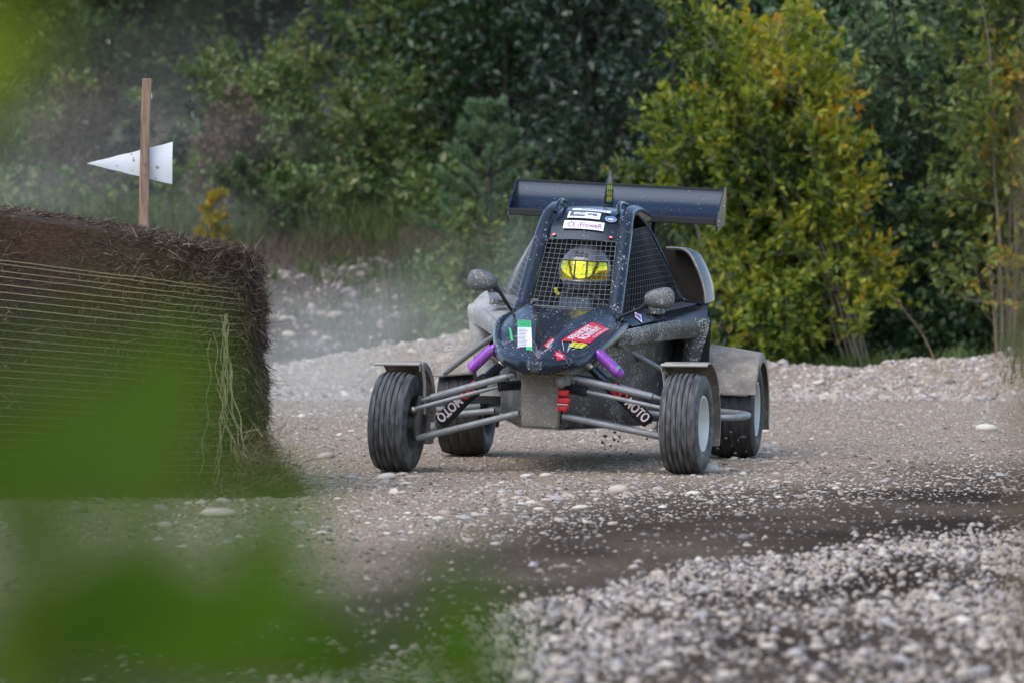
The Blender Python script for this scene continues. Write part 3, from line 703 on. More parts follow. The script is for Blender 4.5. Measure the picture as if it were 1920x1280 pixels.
def roof_quad(c, off):        # corners in (x, t)
    g_ = roof_fn(off)
    def fn(u, v):
        x = (c[0][0] * (1 - u) + c[1][0] * u) * (1 - v) + (c[3][0] * (1 - u) + c[2][0] * u) * v
        t = (c[0][1] * (1 - u) + c[1][1] * u) * (1 - v) + (c[3][1] * (1 - u) + c[2][1] * u) * v
        return g_(x, t)
    return fn
fl_ = roof_quad([(-0.102, 0.165), (0.098, 0.150), (0.098, 0.275), (-0.102, 0.285)], 0.0025); fl2 = roof_quad([(-0.102, 0.165), (0.098, 0.150), (0.098, 0.275), (-0.102, 0.285)], 0.004)
sticker('white_sticker', fl_, M_white, roof); lettering('iFloweR', fl2, M_pur, roof, (0.37, 0.96), (0.24, 0.76), bold=0.004)
fw = MB()
for k in range(8):
    a = k * math.pi / 4; pts = [(0.35, 0.05), (0.75, 0.16), (1.0, 0.0), (0.75, -0.16), (0.35, -0.05)]
    vs = []
    for r_, w_ in pts:
        dx, dy = r_ * math.cos(a) - w_ * math.sin(a), r_ * math.sin(a) + w_ * math.cos(a)
        vs.append(fl2(0.19 + dx * 0.115, 0.5 + dy * 0.40))
    fw.add(vs, [(0, 1, 2, 3, 4)])
fw.build('flower_emblem', M_pur, roof, RB, smooth=0)
mv = roof_quad([(-0.092, 0.325), (0.070, 0.315), (0.070, 0.415), (-0.092, 0.430)], 0.0025); mv2 = roof_quad([(-0.092, 0.325), (0.070, 0.315), (0.070, 0.415), (-0.092, 0.430)], 0.004); mv3 = roof_quad([(-0.092, 0.325), (0.070, 0.315), (0.070, 0.415), (-0.092, 0.430)], 0.0055)
sticker('white_sticker', mv, M_white, roof); sticker('dark_panel', mv2, plain('slate_vinyl', (0.10, 0.12, 0.17), 0.4), roof, u=(0.07, 0.52), v=(0.26, 0.93))
lettering('mo', mv3, M_white, roof, (0.18, 0.54), (0.42, 0.76), bold=0.05); lettering('ve', mv3, plain('slate_ink', (0.10, 0.12, 0.17), 0.4), roof, (0.58, 0.90), (0.42, 0.76), bold=0.02)
tp = roof_quad([(-0.080, 0.455), (0.112, 0.440), (0.112, 0.495), (-0.080, 0.510)], 0.0025); tp2 = roof_quad([(-0.080, 0.455), (0.112, 0.440), (0.112, 0.495), (-0.080, 0.510)], 0.004)
sticker('white_sticker', tp, M_white, roof)
ln = MB()
for k in range(9): ln.grid([[tp2(0.24 + k * 0.075 + a, b_) for a in (0, 0.045)] for b_ in (0.35, 0.75)])
ln.build('print_lines', plain('grey_ink', (0.28, 0.30, 0.33), 0.5), roof, RB)
def oval(cx, ct, rx, rt, off, mat, name, squash=1.0):
    g_ = roof_fn(off); m = MB(); m.add([g_(cx, ct)] + [g_(cx + rx * math.cos(a), ct + rt * math.sin(a) * squash) for a in np.linspace(0, 2 * math.pi, 24, endpoint=False)], [(0, 1 + k, 1 + (k + 1) % 24) for k in range(24)])
    return m.build(name, mat, roof, RB, smooth=60)
oval(0.123, 0.345, 0.027, 0.042, 0.0025, M_white, 'oval_sticker'); oval(0.123, 0.345, 0.024, 0.036, 0.004, M_blu, 'oval_sticker'); oval(0.123, 0.335, 0.016, 0.012, 0.0055, M_white, 'oval_sticker')
for sx in (-0.143, 0.139): oval(sx, 0.075, 0.010, 0.020, 0.0025, M_redv, 'red_dot'); oval(sx, 0.072, 0.005, 0.010, 0.004, M_pink, 'red_dot')

# brow underside and inside of the cab, dash
MB().sheet([[(x, 0.93 + 0.02 * k, 1.098 - 0.0 * k) for x in np.linspace(-0.175, 0.175, 3)] for k in range(3)], 0.006).build('windscreen_header', M_black, kart, RB)
dash = MB(); dash.hexa([(-0.20, 0.66, 0.70), (0.20, 0.66, 0.70), (0.20, 0.80, 0.70), (-0.20, 0.80, 0.70), (-0.19, 0.68, 0.775), (0.19, 0.68, 0.775), (0.19, 0.80, 0.80), (-0.19, 0.80, 0.80)])
dash.build('dashboard', M_body, kart, RB, bevel=0.01)
MB().hexa([(-0.075, 0.70, 0.765), (0.105, 0.70, 0.765), (0.105, 0.82, 0.765), (-0.075, 0.82, 0.765), (-0.065, 0.715, 0.825), (0.095, 0.715, 0.825), (0.095, 0.82, 0.835), (-0.065, 0.82, 0.835)]).build('instrument_pod', M_body, kart, RB, bevel=0.008)
# steering wheel
sw = MB(); ring = []
for k in range(33):
    a = 2 * math.pi * k / 32; u_ = Vector((1, 0, 0)); v_ = Vector((0, 0.42, 0.91))
    ring.append(Vector((0, 0.86, 0.735)) + (u_ * math.cos(a) + v_ * math.sin(a)) * 0.135)
sw.tube(ring, 0.014, 10, cap=False)
for a in (0.3, 2.84, 4.71): sw.tube([Vector((0, 0.87, 0.735)), Vector((0, 0.86, 0.735)) + (Vector((1, 0, 0)) * math.cos(a) + Vector((0, 0.42, 0.91)) * math.sin(a)) * 0.13], 0.010, 6)
sw.tube([(0, 0.88, 0.73), (0, 0.55, 0.60)], 0.016, 8)
sw.build('steering_wheel', M_black, kart, RB)
# seat and firewall
seat = MB(); G = []
for (y, z, w_) in [(0.72, 0.30, 0.17), (0.86, 0.265, 0.19), (1.02, 0.26, 0.20), (1.14, 0.31, 0.20), (1.20, 0.42, 0.20), (1.26, 0.62, 0.21), (1.31, 0.82, 0.19), (1.34, 0.98, 0.14)]:
    G.append([(x * w_, y - 0.06 * abs(x) ** 3 * (1 if z > 0.4 else 0), z + 0.07 * abs(x) ** 3 * (1 if z < 0.4 else 0.2)) for x in np.linspace(-1, 1, 9)])
seat.sheet(G, -0.015); seat.build('seat', M_black, kart, RB)
MB().hexa([(-0.56, 1.52, 0.50), (0.56, 1.52, 0.50), (0.56, 1.56, 0.50), (-0.56, 1.56, 0.50), (-0.20, 1.44, 1.22), (0.20, 1.44, 1.22), (0.20, 1.48, 1.22), (-0.20, 1.48, 1.22)]).build('firewall', M_black, kart, RB)

# ---- nets
def net(name, A, B, Cc, D, nu, nv, r, mat, bulge=0.0):
    A, B, Cc, D = map(Vector, (A, B, Cc, D)); n = (B - A).cross(D - A).normalized()
    def f_(u, v): return (A * (1 - u) + B * u) * (1 - v) + (D * (1 - u) + Cc * u) * v + n * bulge * math.sin(math.pi * u) * math.sin(math.pi * v)
    m = MB()
    for i in range(nu + 1): m.tube([f_(i / nu, t) for t in np.linspace(0, 1, 7)], r, 4, cap=False)
    for j in range(nv + 1): m.tube([f_(t, j / nv) for t in np.linspace(0, 1, 7)], r, 4, cap=False)
    m.tube([f_(0, 0), f_(1, 0), f_(1, 1), f_(0, 1), f_(0, 0)], r * 2.2, 5)
    return m.build(name, mat, kart, RB)
net('windscreen_net', (-0.190, 0.655, 0.775), (0.190, 0.655, 0.775), (0.172, 0.925, 1.104), (-0.172, 0.925, 1.104), 14, 14, 0.0012, M_wire, -0.008)
for s in (-1, 1):
    net('side_net', mir((0.262, 0.66, 0.755), s), mir((0.47, 1.34, 0.815), s), mir((0.262, 1.30, 1.185), s), mir((0.226, 1.05, 1.165), s), 22, 14, 0.0014, M_wired if s > 0 else M_wire, 0.015 * s)
    net('pod_net', mir((0.275, 0.70, 0.748), s), mir((0.43, 0.92, 0.775), s), mir((0.53, 1.32, 0.812), s), mir((0.46, 1.33, 0.818), s), 8, 14, 0.0014, M_wired if s > 0 else M_wire, 0.0)

# ---- side pods: top panel, splashed front lip, hanging leg
for s in (-1, 1):
    E0 = catmull([(0.285, 0.36, 0.672), (0.33, 0.50, 0.690), (0.40, 0.72, 0.712), (0.47, 0.95, 0.730), (0.545, 1.17, 0.742), (0.600, 1.25, 0.748)], 5)
    nE = len(E0); top = []
    for k in range(nE):
        p = E0[k]; t = k / (nE - 1); end = np.array([0.30 + 0.22 * t, 1.80, 0.82])
        row = []
        for q in np.linspace(0, 1, 8):
            r_ = p * (1 - q) + end * q; row.append((s * r_[0], r_[1], r_[2] + 0.03 * math.sin(math.pi * min(1, q * 1.2)) * (0.4 + t)))
        top.append(row)
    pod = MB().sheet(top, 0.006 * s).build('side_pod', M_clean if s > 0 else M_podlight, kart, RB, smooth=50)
    lip = []
    for k in range(nE):
        p = E0[k]; t = k / (nE - 1); hgt = 0.050 + 0.042 * math.sin(math.pi * min(1, t * 0.6 + 0.05))
        lip.append([(s * (p[0] + 0.004), p[1] - 0.004, p[2] + 0.002), (s * (p[0] + 0.010), p[1] - 0.014, p[2] - 0.012), (s * (p[0] + 0.008), p[1] - 0.014, p[2] - hgt * 0.6), (s * (p[0] - 0.002), p[1] - 0.004, p[2] - hgt)])
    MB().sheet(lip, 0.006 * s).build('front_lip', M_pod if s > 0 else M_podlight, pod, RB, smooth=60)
    # leg: outer front corner going down and curving inwards
    legG = []
    for k, (xo, xi, z, y) in enumerate([(0.603, 0.46, 0.668, 1.235), (0.598, 0.488, 0.645, 1.235), (0.588, 0.498, 0.61, 1.23), (0.576, 0.496, 0.56, 1.23), (0.562, 0.482, 0.50, 1.23), (0.548, 0.462, 0.43, 1.23), (0.535, 0.44, 0.35, 1.23), (0.525, 0.42, 0.30, 1.23)]):
        legG.append([(s * (xi + (xo - xi) * t), y - 0.02 * math.sin(math.pi * t), z) for t in np.linspace(0, 1, 6)])
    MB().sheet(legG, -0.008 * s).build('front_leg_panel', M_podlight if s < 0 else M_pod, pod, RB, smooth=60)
    side = [[(s * (0.602 - 0.08 * t - 0.14 * q), 1.245 + 0.50 * q, 0.745 - 0.45 * t + 0.05 * q) for q in np.linspace(0, 1, 4)] for t in np.linspace(0, 1, 8)]
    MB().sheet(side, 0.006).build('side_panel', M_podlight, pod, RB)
    # inside of the pod is an open dark duct
    MB().grid([[(s * 0.30, 1.40, z), (s * 0.60, 1.40, z)] for z in (0.25, 0.78)]).build('duct_back', M_black, pod, RB)
    if s > 0:
        FA, FB, FC, FD = map(Vector, ((0.258, 0.57, 0.735), (0.335, 0.51, 0.700), (0.44, 0.84, 0.742), (0.268, 0.86, 0.790)))
        def fair(u, v, off=0.0):
            p = (FA * (1 - u) + FB * u) * (1 - v) + (FD * (1 - u) + FC * u) * v; return tuple(p + Vector((0.35, -0.35, 0.87)) * off)
        fr_ = MB().sheet([[fair(u, v) for u in np.linspace(0, 1, 4)] for v in np.linspace(0, 1, 5)], 0.004).build('corner_fairing', M_clean, pod, RB)
        for mt_, P_, of in ((M_white, [(0.10, 0.92), (0.28, 0.62), (0.52, 0.66), (0.98, 0.30), (0.50, 0.42)], 0.009), (M_blu, [(0.33, 0.57), (0.53, 0.60), (0.84, 0.36), (0.52, 0.46)], 0.0105), (M_redv, [(0.34, 0.56), (0.43, 0.57), (0.72, 0.42), (0.60, 0.45)], 0.012)):
            MB().add([fair(u, v, of) for u, v in P_], [tuple(range(len(P_)))]).build('pennant_sticker', mt_, pod, RB, smooth=0)
    # round cap under the mirror
    MB().tube([(s * 0.395, 0.86, 0.770), (s * 0.395, 0.855, 0.795)], [0.045, 0.038], 20, flat=(1.0, 1.0)).build('filler_cap', M_pod, kart, RB)

M_duct = plain('dark_duct', (0.028, 0.02, 0.015), 0.9, var=0.5, scale=18)
# ---- sail panels and side intakes behind the cab
for s in (-1, 1):
    fe = catmull([(0.212, 1.28, 1.245), (0.262, 1.33, 1.185), (0.318, 1.38, 1.085), (0.372, 1.42, 0.975), (0.408, 1.44, 0.885), (0.450, 1.44, 0.830), (0.545, 1.40, 0.815)], 5)
    G = [[(s * (p[0] - 0.13 * q * (1 if p[2] > 0.85 else 0.2)), p[1] + 0.40 * q, p[2] - 0.01 * q) for q in np.linspace(0, 1, 4)] for p in fe]
    sail = MB().sheet(G, 0.008 * s).build('sail_panel', M_clean, kart, RB, smooth=60)
    inn = [[(s * (p[0] - 0.012 - 0.075 * q * min(1, (1.27 - p[2]) * 5)), p[1] + 0.004 + 0.09 * q, p[2] - 0.03 * q) for q in np.linspace(0, 1, 4)] for p in fe]
    MB().sheet(inn, 0.004 * s).build('inner_flange', M_black, sail, RB, smooth=60)
    MB().tube([(s * p[0], p[1], p[2]) for p in fe], 0.008, 8).build('front_edge', M_clean, sail, RB)
    if s < 0: continue
    # intake: open-mouthed scoop outside the sail, on the driver's left only
    mouth_o = catmull([(0.340, 1.50, 1.085), (0.415, 1.50, 1.085), (0.462, 1.49, 1.060), (0.500, 1.47, 1.005), (0.530, 1.46, 0.945), (0.553, 1.45, 0.88), (0.565, 1.43, 0.815)], 5)
    G = []
    for p in mouth_o:
        k = np.array([0.42, 1.95, 0.92]); row = []
        for q in np.linspace(0, 1, 6):
            w_ = q * q * 0.55; r_ = p * (1 - w_) + k * w_; r_[1] = p[1] + q * 0.42; bg_ = 0.035 * math.sin(math.pi * min(1, q * 1.3)); row.append((s * (r_[0] + bg_), r_[1], r_[2] + 0.3 * bg_))
        G.append(row)
    sc_ = MB().sheet(G, 0.012 * s).build('air_intake', M_podlight if s < 0 else dirty('intake_shell', (0.03, 0.036, 0.045), (0.34, 0.34, 0.34), 0.15, 0.04, 0.3), kart, RB, smooth=60)
    MB().tube([(s * p[0], p[1] - 0.003, p[2]) for p in mouth_o], 0.005, 8).build('mouth_edge', M_fender, sc_, RB)
    MB().add([(s * q[0], 1.60, q[1]) for q in ((0.30, 1.08), (0.45, 1.08), (0.53, 0.97), (0.575, 0.82), (0.40, 0.82), (0.36, 0.95))], [(0, 1, 2, 3, 4, 5)]).build('filter_back', M_duct, sc_, RB)

# ---- engine bay so that nothing shows through behind the cab
eng = MB().box((0, 1.68, 0.50), (0.56, 0.46, 0.46)); eng.box((0.0, 1.66, 0.78), (0.34, 0.34, 0.12)); eng.tube([(-0.30, 1.95, 0.40), (0.30, 1.95, 0.40)], 0.06, 16)
eng.build('engine', M_black, kart, RB, bevel=0.02)
MB().tube([(-0.62, 1.75, 0.262), (0.62, 1.75, 0.262)], 0.026, 12).build('rear_axle', M_steel, kart)
for s in (-1, 1):
    MB().tube([(s * 0.28, 1.15, 0.26), (s * 0.60, 1.70, 0.235)], 0.019, 10).build('trailing_arm', M_steel, kart)
    MB().tube([(s * 0.24, 1.55, 0.50), (s * 0.58, 1.72, 0.36)], 0.017, 10).build('rear_link', M_steel, kart)
    P = catmull(mirp([(0.34, 0.62, 0.27), (0.62, 0.64, 0.245), (0.80, 0.66, 0.243), (0.845, 0.72, 0.243), (0.84, 1.05, 0.245), (0.52, 1.20, 0.27)], s), 5)
    MB().tube(P, 0.0165, 10).build('nerf_bar', M_steel, kart)
    MB().tube(mirp([(0.255, 0.35, 0.64), (0.30, 0.62, 0.585), (0.52, 0.98, 0.44)], s) if s > 0 else mirp([(0.262, 0.30, 0.655), (0.40, 0.55, 0.58), (0.57, 0.86, 0.475), (0.68, 1.06, 0.405)], s), 0.0135, 10).build('brace_tube', M_steel, kart, RB)

# ---- rear wing
WY, WZ = 1.86, 1.225
prof = [(0.00, 0.0), (0.005, 0.014), (0.03, 0.020), (0.10, 0.034), (0.16, 0.062), (0.20, 0.100), (0.222, 0.140), (0.228, 0.158)]
low = [(p[0] + 0.004, p[1] - 0.012) for p in prof]; low[0] = (0.002, -0.016); low[-1] = (0.234, 0.156)
pr = np.vstack([catmull(prof, 4), catmull(low, 4)[::-1]])
wing = MB(); xs = np.linspace(-0.538, 0.538, 9); n_ = len(pr)
wing.add([(x, WY + p[0], WZ + p[1]) for x in xs for p in pr], [(i * n_ + k, i * n_ + (k + 1) % n_, (i + 1) * n_ + (k + 1) % n_, (i + 1) * n_ + k) for i in range(8) for k in range(n_)] + [tuple(range(n_)), tuple(8 * n_ + k for k in range(n_))[::-1]])
wg = wing.build('rear_wing', M_wing, kart, RB, smooth=40)
MB().box((0, WY - 0.004, WZ + 0.002), (1.074, 0.012, 0.036)).build('leading_edge', M_black, wg, RB, bevel=0.004)
MB().box((0, WY + 0.238, WZ + 0.160), (1.076, 0.012, 0.028)).build('gurney_strip', M_black, wg, RB, bevel=0.002)
for s in (-1, 1):
    pl = [(s * 0.540, WY - 0.012, WZ - 0.020), (s * 0.540, WY + 0.02, WZ - 0.050), (s * 0.540, WY + 0.30, WZ - 0.010), (s * 0.540, WY + 0.30, WZ + 0.13), (s * 0.540, WY + 0.255, WZ + 0.190), (s * 0.540, WY + 0.20, WZ + 0.165), (s * 0.540, WY + 0.0, WZ + 0.032)]
    MB().prism(pl, (s * 0.006, 0, 0)).build('end_plate', M_wing, wg, RB, bevel=0.001)
    for by, bz in ((0.05, 0.005), (0.20, 0.085)): MB().tube([(s * 0.545, WY + by, WZ + bz), (s * 0.550, WY + by, WZ + bz)], 0.006, 8).build('bolt', M_alu, wg, RB)
    MB().tube([(s * 0.17, 1.62, 1.18), (s * 0.17, 1.95, WZ + 0.01)], 0.012, 8).build('wing_strut', M_black, kart, RB)
    MB().tube([(s * 0.20, 1.75, 0.70), (s * 0.20, 2.0, WZ + 0.03)], 0.014, 8).build('wing_stay', M_black, kart, RB)
fin = MB().prism([(-0.003, 1.50, 1.262), (-0.003, 1.86, 1.262), (-0.003, 1.84, 1.36), (-0.003, 1.70, 1.462), (-0.003, 1.685, 1.462)], (0.006, 0, 0))
fin.hexa([(-0.016, 1.50, 1.24), (0.016, 1.50, 1.24), (0.02, 1.86, 1.23), (-0.02, 1.86, 1.23), (-0.004, 1.50, 1.285), (0.004, 1.50, 1.285), (0.004, 1.86, 1.285), (-0.004, 1.86, 1.285)])
fin_o = fin.build('roof_fin', M_wing, kart, RB, bevel=0.0015)
fn5 = lambda u, v: (0.0042, 1.60 + 0.20 * u, 1.300 + 0.085 * v)
lettering('555', fn5, M_yel, fin_o, (0.05, 0.95), (0, 1), bold=0.05, name='race_number')

# ---- mirrors
M_mirror = dirty('mirror_shell', (0.05, 0.052, 0.056), (0.30, 0.285, 0.26), speck=0.6, film=0.35, rough=0.4, sscale=110)
for s in (-1, 1):
    c_ = Vector((s * (0.402 if s < 0 else 0.468), 0.45, 0.885 if s < 0 else 0.846))
    prof2 = []
    m = MB(); nu, nv = 24, 14; vs = []
    for i in range(nv + 1):
        th = math.pi * i / nv
        for k in range(nu):
            a = 2 * math.pi * k / nu; ex = math.copysign(abs(math.cos(a)) ** 0.75, math.cos(a)); ez = math.copysign(abs(math.sin(a)) ** 0.75, math.sin(a))
            rx = math.sin(th) ** 0.6; x_ = 0.074 * ex * rx; z_ = 0.050 * ez * rx * (1 + 0.22 * s * ex); y_ = -0.045 * math.cos(th) if math.cos(th) > 0 else -0.018 * math.cos(th)
            tl = 0.12 * s
            vs.append(c_ + Vector((x_ * math.cos(tl) - z_ * math.sin(tl), y_, x_ * math.sin(tl) + z_ * math.cos(tl))))
    m.add(vs, [(i * nu + k, (i + 1) * nu + k, (i + 1) * nu + (k + 1) % nu, i * nu + (k + 1) % nu) for i in range(nv) for k in range(nu)])
    mo = m.build('mirror', M_mirror, kart, RB, smooth=60)
    MB().tube([c_ + Vector((-s * 0.055, 0, -0.022)), c_ + Vector((-s * 0.085, 0.01, -0.05)), (s * 0.262, 0.53, 0.742)], [0.017, 0.009, 0.0075], 8).build('mirror_stalk', M_rubber, mo, RB)
    MB().ell((s * 0.258, 0.535, 0.738), (0.018, 0.018, 0.018), 10, 8).build('mirror_mount', M_rubber, mo, RB)

# ---- tub and front bulkhead
tub = MB()
for s in (-1, 1):
    rows = []
    for (x0, y0) in [(0.100, -0.02), (0.15, 0.14), (0.22, 0.38), (0.30, 0.62), (0.36, 0.90), (0.40, 1.40)]:
        rows.append([(s * x0 * 0.92, y0, 0.215), (s * x0, y0, 0.235), (s * x0 * 1.02, y0, 0.36), (s * x0 * 1.06, y0, 0.50), (s * (x0 * 1.08), y0, 0.50 + 0.19 * min(1, (y0 + 0.1) / 0.5))])
    tub.sheet(rows, 0.005 * s)
tubo = tub.build('chassis_tub', M_tub, kart, RB, smooth=50)
MB().sheet([[(x * w_, y, 0.208) for x in (-1, 0, 1)] for y, w_ in [(-0.06, 0.095), (0.2, 0.16), (0.6, 0.28), (1.0, 0.35), (1.9, 0.34)]], 0.006).build('belly_pan', M_mud, tubo, RB)
bh = MB().hexa([(-0.090, -0.06, 0.212), (0.090, -0.06, 0.212), (0.092, 0.0, 0.212), (-0.092, 0.0, 0.212), (-0.102, -0.075, 0.480), (0.098, -0.075, 0.480), (0.10, 0.0, 0.480), (-0.10, 0.0, 0.480)])
bho = bh.build('front_bulkhead', M_mud, kart, RB, bevel=0.012)
MB().hexa([(-0.16, -0.12, 0.475), (0.16, -0.12, 0.475), (0.22, 0.25, 0.50), (-0.22, 0.25, 0.50), (-0.13, -0.16, 0.515), (0.13, -0.16, 0.515), (0.22, 0.25, 0.60), (-0.22, 0.25, 0.60)]).build('nose_support', M_mud, kart, RB, bevel=0.01)
cal = MB().box((0.112, -0.075, 0.388), (0.052, 0.05, 0.034)); cal.box((0.115, -0.075, 0.352), (0.060, 0.056, 0.032)); cal.box((0.112, -0.075, 0.318), (0.050, 0.05, 0.034))
cl_ = cal.build('brake_caliper', M_red, kart, RB, bevel=0.008)
MB().box((0.112, -0.105, 0.3345), (0.05, 0.008, 0.004)).build('caliper_bolt', M_alu, cl_, RB)
MB().tube([(0.098, -0.05, 0.440), (0.098, -0.115, 0.440)], 0.028, 20).box((0.125, -0.08, 0.45), (0.03, 0.05, 0.05)).build('arm_bracket', M_mud, kart, RB, bevel=0.003)
MB().tube([(0.098, -0.114, 0.440), (0.098, -0.122, 0.440)], 0.012, 8).build('bracket_bolt', M_steel, kart, RB)

# ---- front suspension
def arm(name, pts, r, mat=M_steel): return MB().tube(pts, r, 12).build(name, mat, kart)
for s in (-1, 1):
    wx = -0.700 if s < 0 else 0.692
    li_f, li_r = Vector(RB((s * 0.105, -0.05, 0.278))), Vector(RB((s * 0.17, 0.26, 0.262)))
    lo = Vector((s * 0.600, -0.03, 0.160 if s < 0 else 0.172))
    la = arm('lower_control_arm', [li_f, li_f.lerp(lo, 0.94), lo], [0.0155, 0.0165, 0.013]); 
    MB().tube([li_r, li_r.lerp(lo, 0.95)], 0.0135, 10).build('rear_tube', M_steel, la)
    ui_f, ui_r = Vector(RB((s * 0.130, -0.05, 0.462))), Vector(RB((s * 0.20, 0.26, 0.452)))
    uo = Vector((s * 0.575, -0.02, 0.342 if s < 0 else 0.355))
    ua = arm('upper_control_arm', [ui_f, ui_f.lerp(uo, 0.90), ui_f.lerp(uo, 0.91), uo], [0.0165, 0.0175, 0.012, 0.0095])
    MB().tube([ui_r, ui_r.lerp(uo, 0.92)], 0.012, 10).build('rear_tube', M_steel, ua)
    ti = Vector(RB((s * 0.215, -0.03, 0.398))); to = Vector((s * 0.610, -0.075, 0.300 if s < 0 else 0.308)); tin = Vector(RB((s * 0.105, 0.02, 0.412)))
    tr_ = arm('tie_rod', [ti, to], 0.0105)
    m = MB(); path = []; rad = []
    for k in range(19):
        path.append(tin.lerp(ti, k / 18)); rad.append(0.027 if k % 2 else 0.018)
    m.tube(path, rad, 16); m.build('bellows', M_rubber, tr_)
    MB().ell(to, (0.017, 0.017, 0.015), 12, 8).build('ball_joint', M_alu, tr_)
    MB().tube(catmull([RB((s * 0.15, 0.05, 0.47)), (s * 0.30, 0.04, 0.43), (s * 0.46, 0.06, 0.36), (s * 0.60, 0.06, 0.29)], 6), 0.005, 6).build('brake_hose', M_rubber, kart)
    MB().tube(catmull([RB((s * 0.13, -0.05, 0.49)), RB((s * 0.17, -0.06, 0.455)), RB((s * 0.15, -0.06, 0.42))], 4), 0.0035, 5).build('breather_hose', M_rubber, kart)
    # upright
    up = MB().tube([(s * 0.604, 0.0, 0.150), (s * 0.612, 0.0, 0.24), (s * 0.590, 0.02, 0.360)], [0.020, 0.030, 0.018], 10); up.tube([(s * 0.61, 0, 0.24), (wx, 0, 0.243)], 0.026, 12); up.tube([(s * 0.612, 0.0, 0.27), tuple(to)], 0.013, 8)
    up.build('upright', M_rimd, kart)
    # shock absorber
    st_ = Vector(RB((s * 0.200, 0.05, 0.525))); sb = Vector((s * 0.535, 0.05, 0.205 if s < 0 else 0.215)); ax = (sb - st_)
    sh = MB().tube([st_ + ax * t for t in (0.0, 0.03, 0.035, 0.30, 0.31)], [0.018, 0.026, 0.024, 0.024, 0.02], 16).build('shock_absorber', M_body, kart)
    pth = [st_ + ax * t for t in (0.26, 0.32, 0.45, 0.60, 0.75, 0.90, 0.915)]
    MB().tube(pth, [0.028, 0.034, 0.036, 0.034, 0.038, 0.035, 0.026], 20).build('sleeve', M_sleeve, sh)
    MB().tube([st_ + ax * t for t in (-0.03, 0.06)], [0.030, 0.030], 14).build('shock_cap', M_alu, sh)
    MB().box(tuple(sb), (0.024, 0.040, 0.060)).tube([sb + Vector((0, -0.035, 0.008)), sb + Vector((0, 0.03, 0.008))], 0.010, 10).build('shock_eye', M_edge, sh, bevel=0.004)
    # lettering along the sleeve, on its camera-facing side, reading from the top down
    d = ax.normalized(); nrm = Vector((s * 0.10, -1, 0.25)); nrm = (nrm - d * nrm.dot(d)).normalized(); upv = nrm.cross(d) * (1 if True else -1)
    def fs(u, v, d=d, nrm=nrm, upv=upv, st_=st_, ax=ax, s=s):
        t = 0.36 + 0.53 * u; an = (v - 0.5) * 1.35; 
        return tuple(st_ + ax * t + (nrm * math.cos(an) + upv * math.sin(an) * 1.0) * 0.0395)
    lettering('LEO', fs, M_redv, sh, (0.0, 0.40), (0.0, 1.0), xf=None, bold=0.05); lettering('MOTO', fs, M_pink, sh, (0.43, 1.0), (0.0, 1.0), xf=None, bold=0.03)
    # piggyback reservoir
    out_ = Vector((s * 0.070, -0.04, 0.040)); r0 = st_ + out_ + ax * -0.04; r1 = st_ + out_ + ax * 0.26
    rv = MB().tube([r0, r0 + (r1 - r0) * 0.02, r1 - (r1 - r0) * 0.02, r1], [0.022, 0.0265, 0.0265, 0.022], 20).build('reservoir', M_purple, sh)
    MB().tube([st_ + ax * 0.05, st_ + ax * 0.02 + out_], 0.018, 10).build('reservoir_bridge', M_alu, sh)
    MB().tube([r0 - ax * 0.035, r0], [0.013, 0.018], 12).build('reservoir_cap', M_purple, sh)
    MB().tube([r1, r1 + ax * 0.05], [0.0255, 0.016], 14).build('reservoir_end', M_edge if s < 0 else M_purple, sh)
    if s > 0: MB().box(tuple(r1 - ax * 0.03 + Vector((0.012, -0.022, 0.016))), (0.014, 0.004, 0.012)).build('small_tag', M_grn, sh)

# ------------------------------------------------------------------ the driver
M_suit = plain('black_race_suit', (0.010, 0.010, 0.012), 0.85, var=0.4, scale=25)
M_helm = dirty('silver_grey_helmet', (0.16, 0.165, 0.175), (0.30, 0.29, 0.28), 0.05, 0.10, 0.25, metal=0.35, coat=0.6)
M_visor, nt, b, out = new_mat('yellow_mirror_visor'); b.inputs['Base Color'].default_value = rgba((0.95, 0.78, 0.02)); b.inputs['Metallic'].default_value = 0.9; b.inputs['Roughness'].default_value = 0.12
drv = empty('person', (0.142, 22.0, 0.0), (0, 0, YAW))
tag(drv, 'driver in black suit and silver helmet with yellow mirrored visor, seated in the buggy', 'person')
J = {'pel': ((0, 1.08, 0.36), 0.14), 'wst': ((0, 1.12, 0.50), 0.125), 'chs': ((0, 1.14, 0.64), 0.145), 'nek': ((0, 1.10, 0.775), 0.065), 'hed': ((0, 1.06, 0.90), 0.075)}
Ed = [('pel', 'wst'), ('wst', 'chs'), ('chs', 'nek'), ('nek', 'hed')]
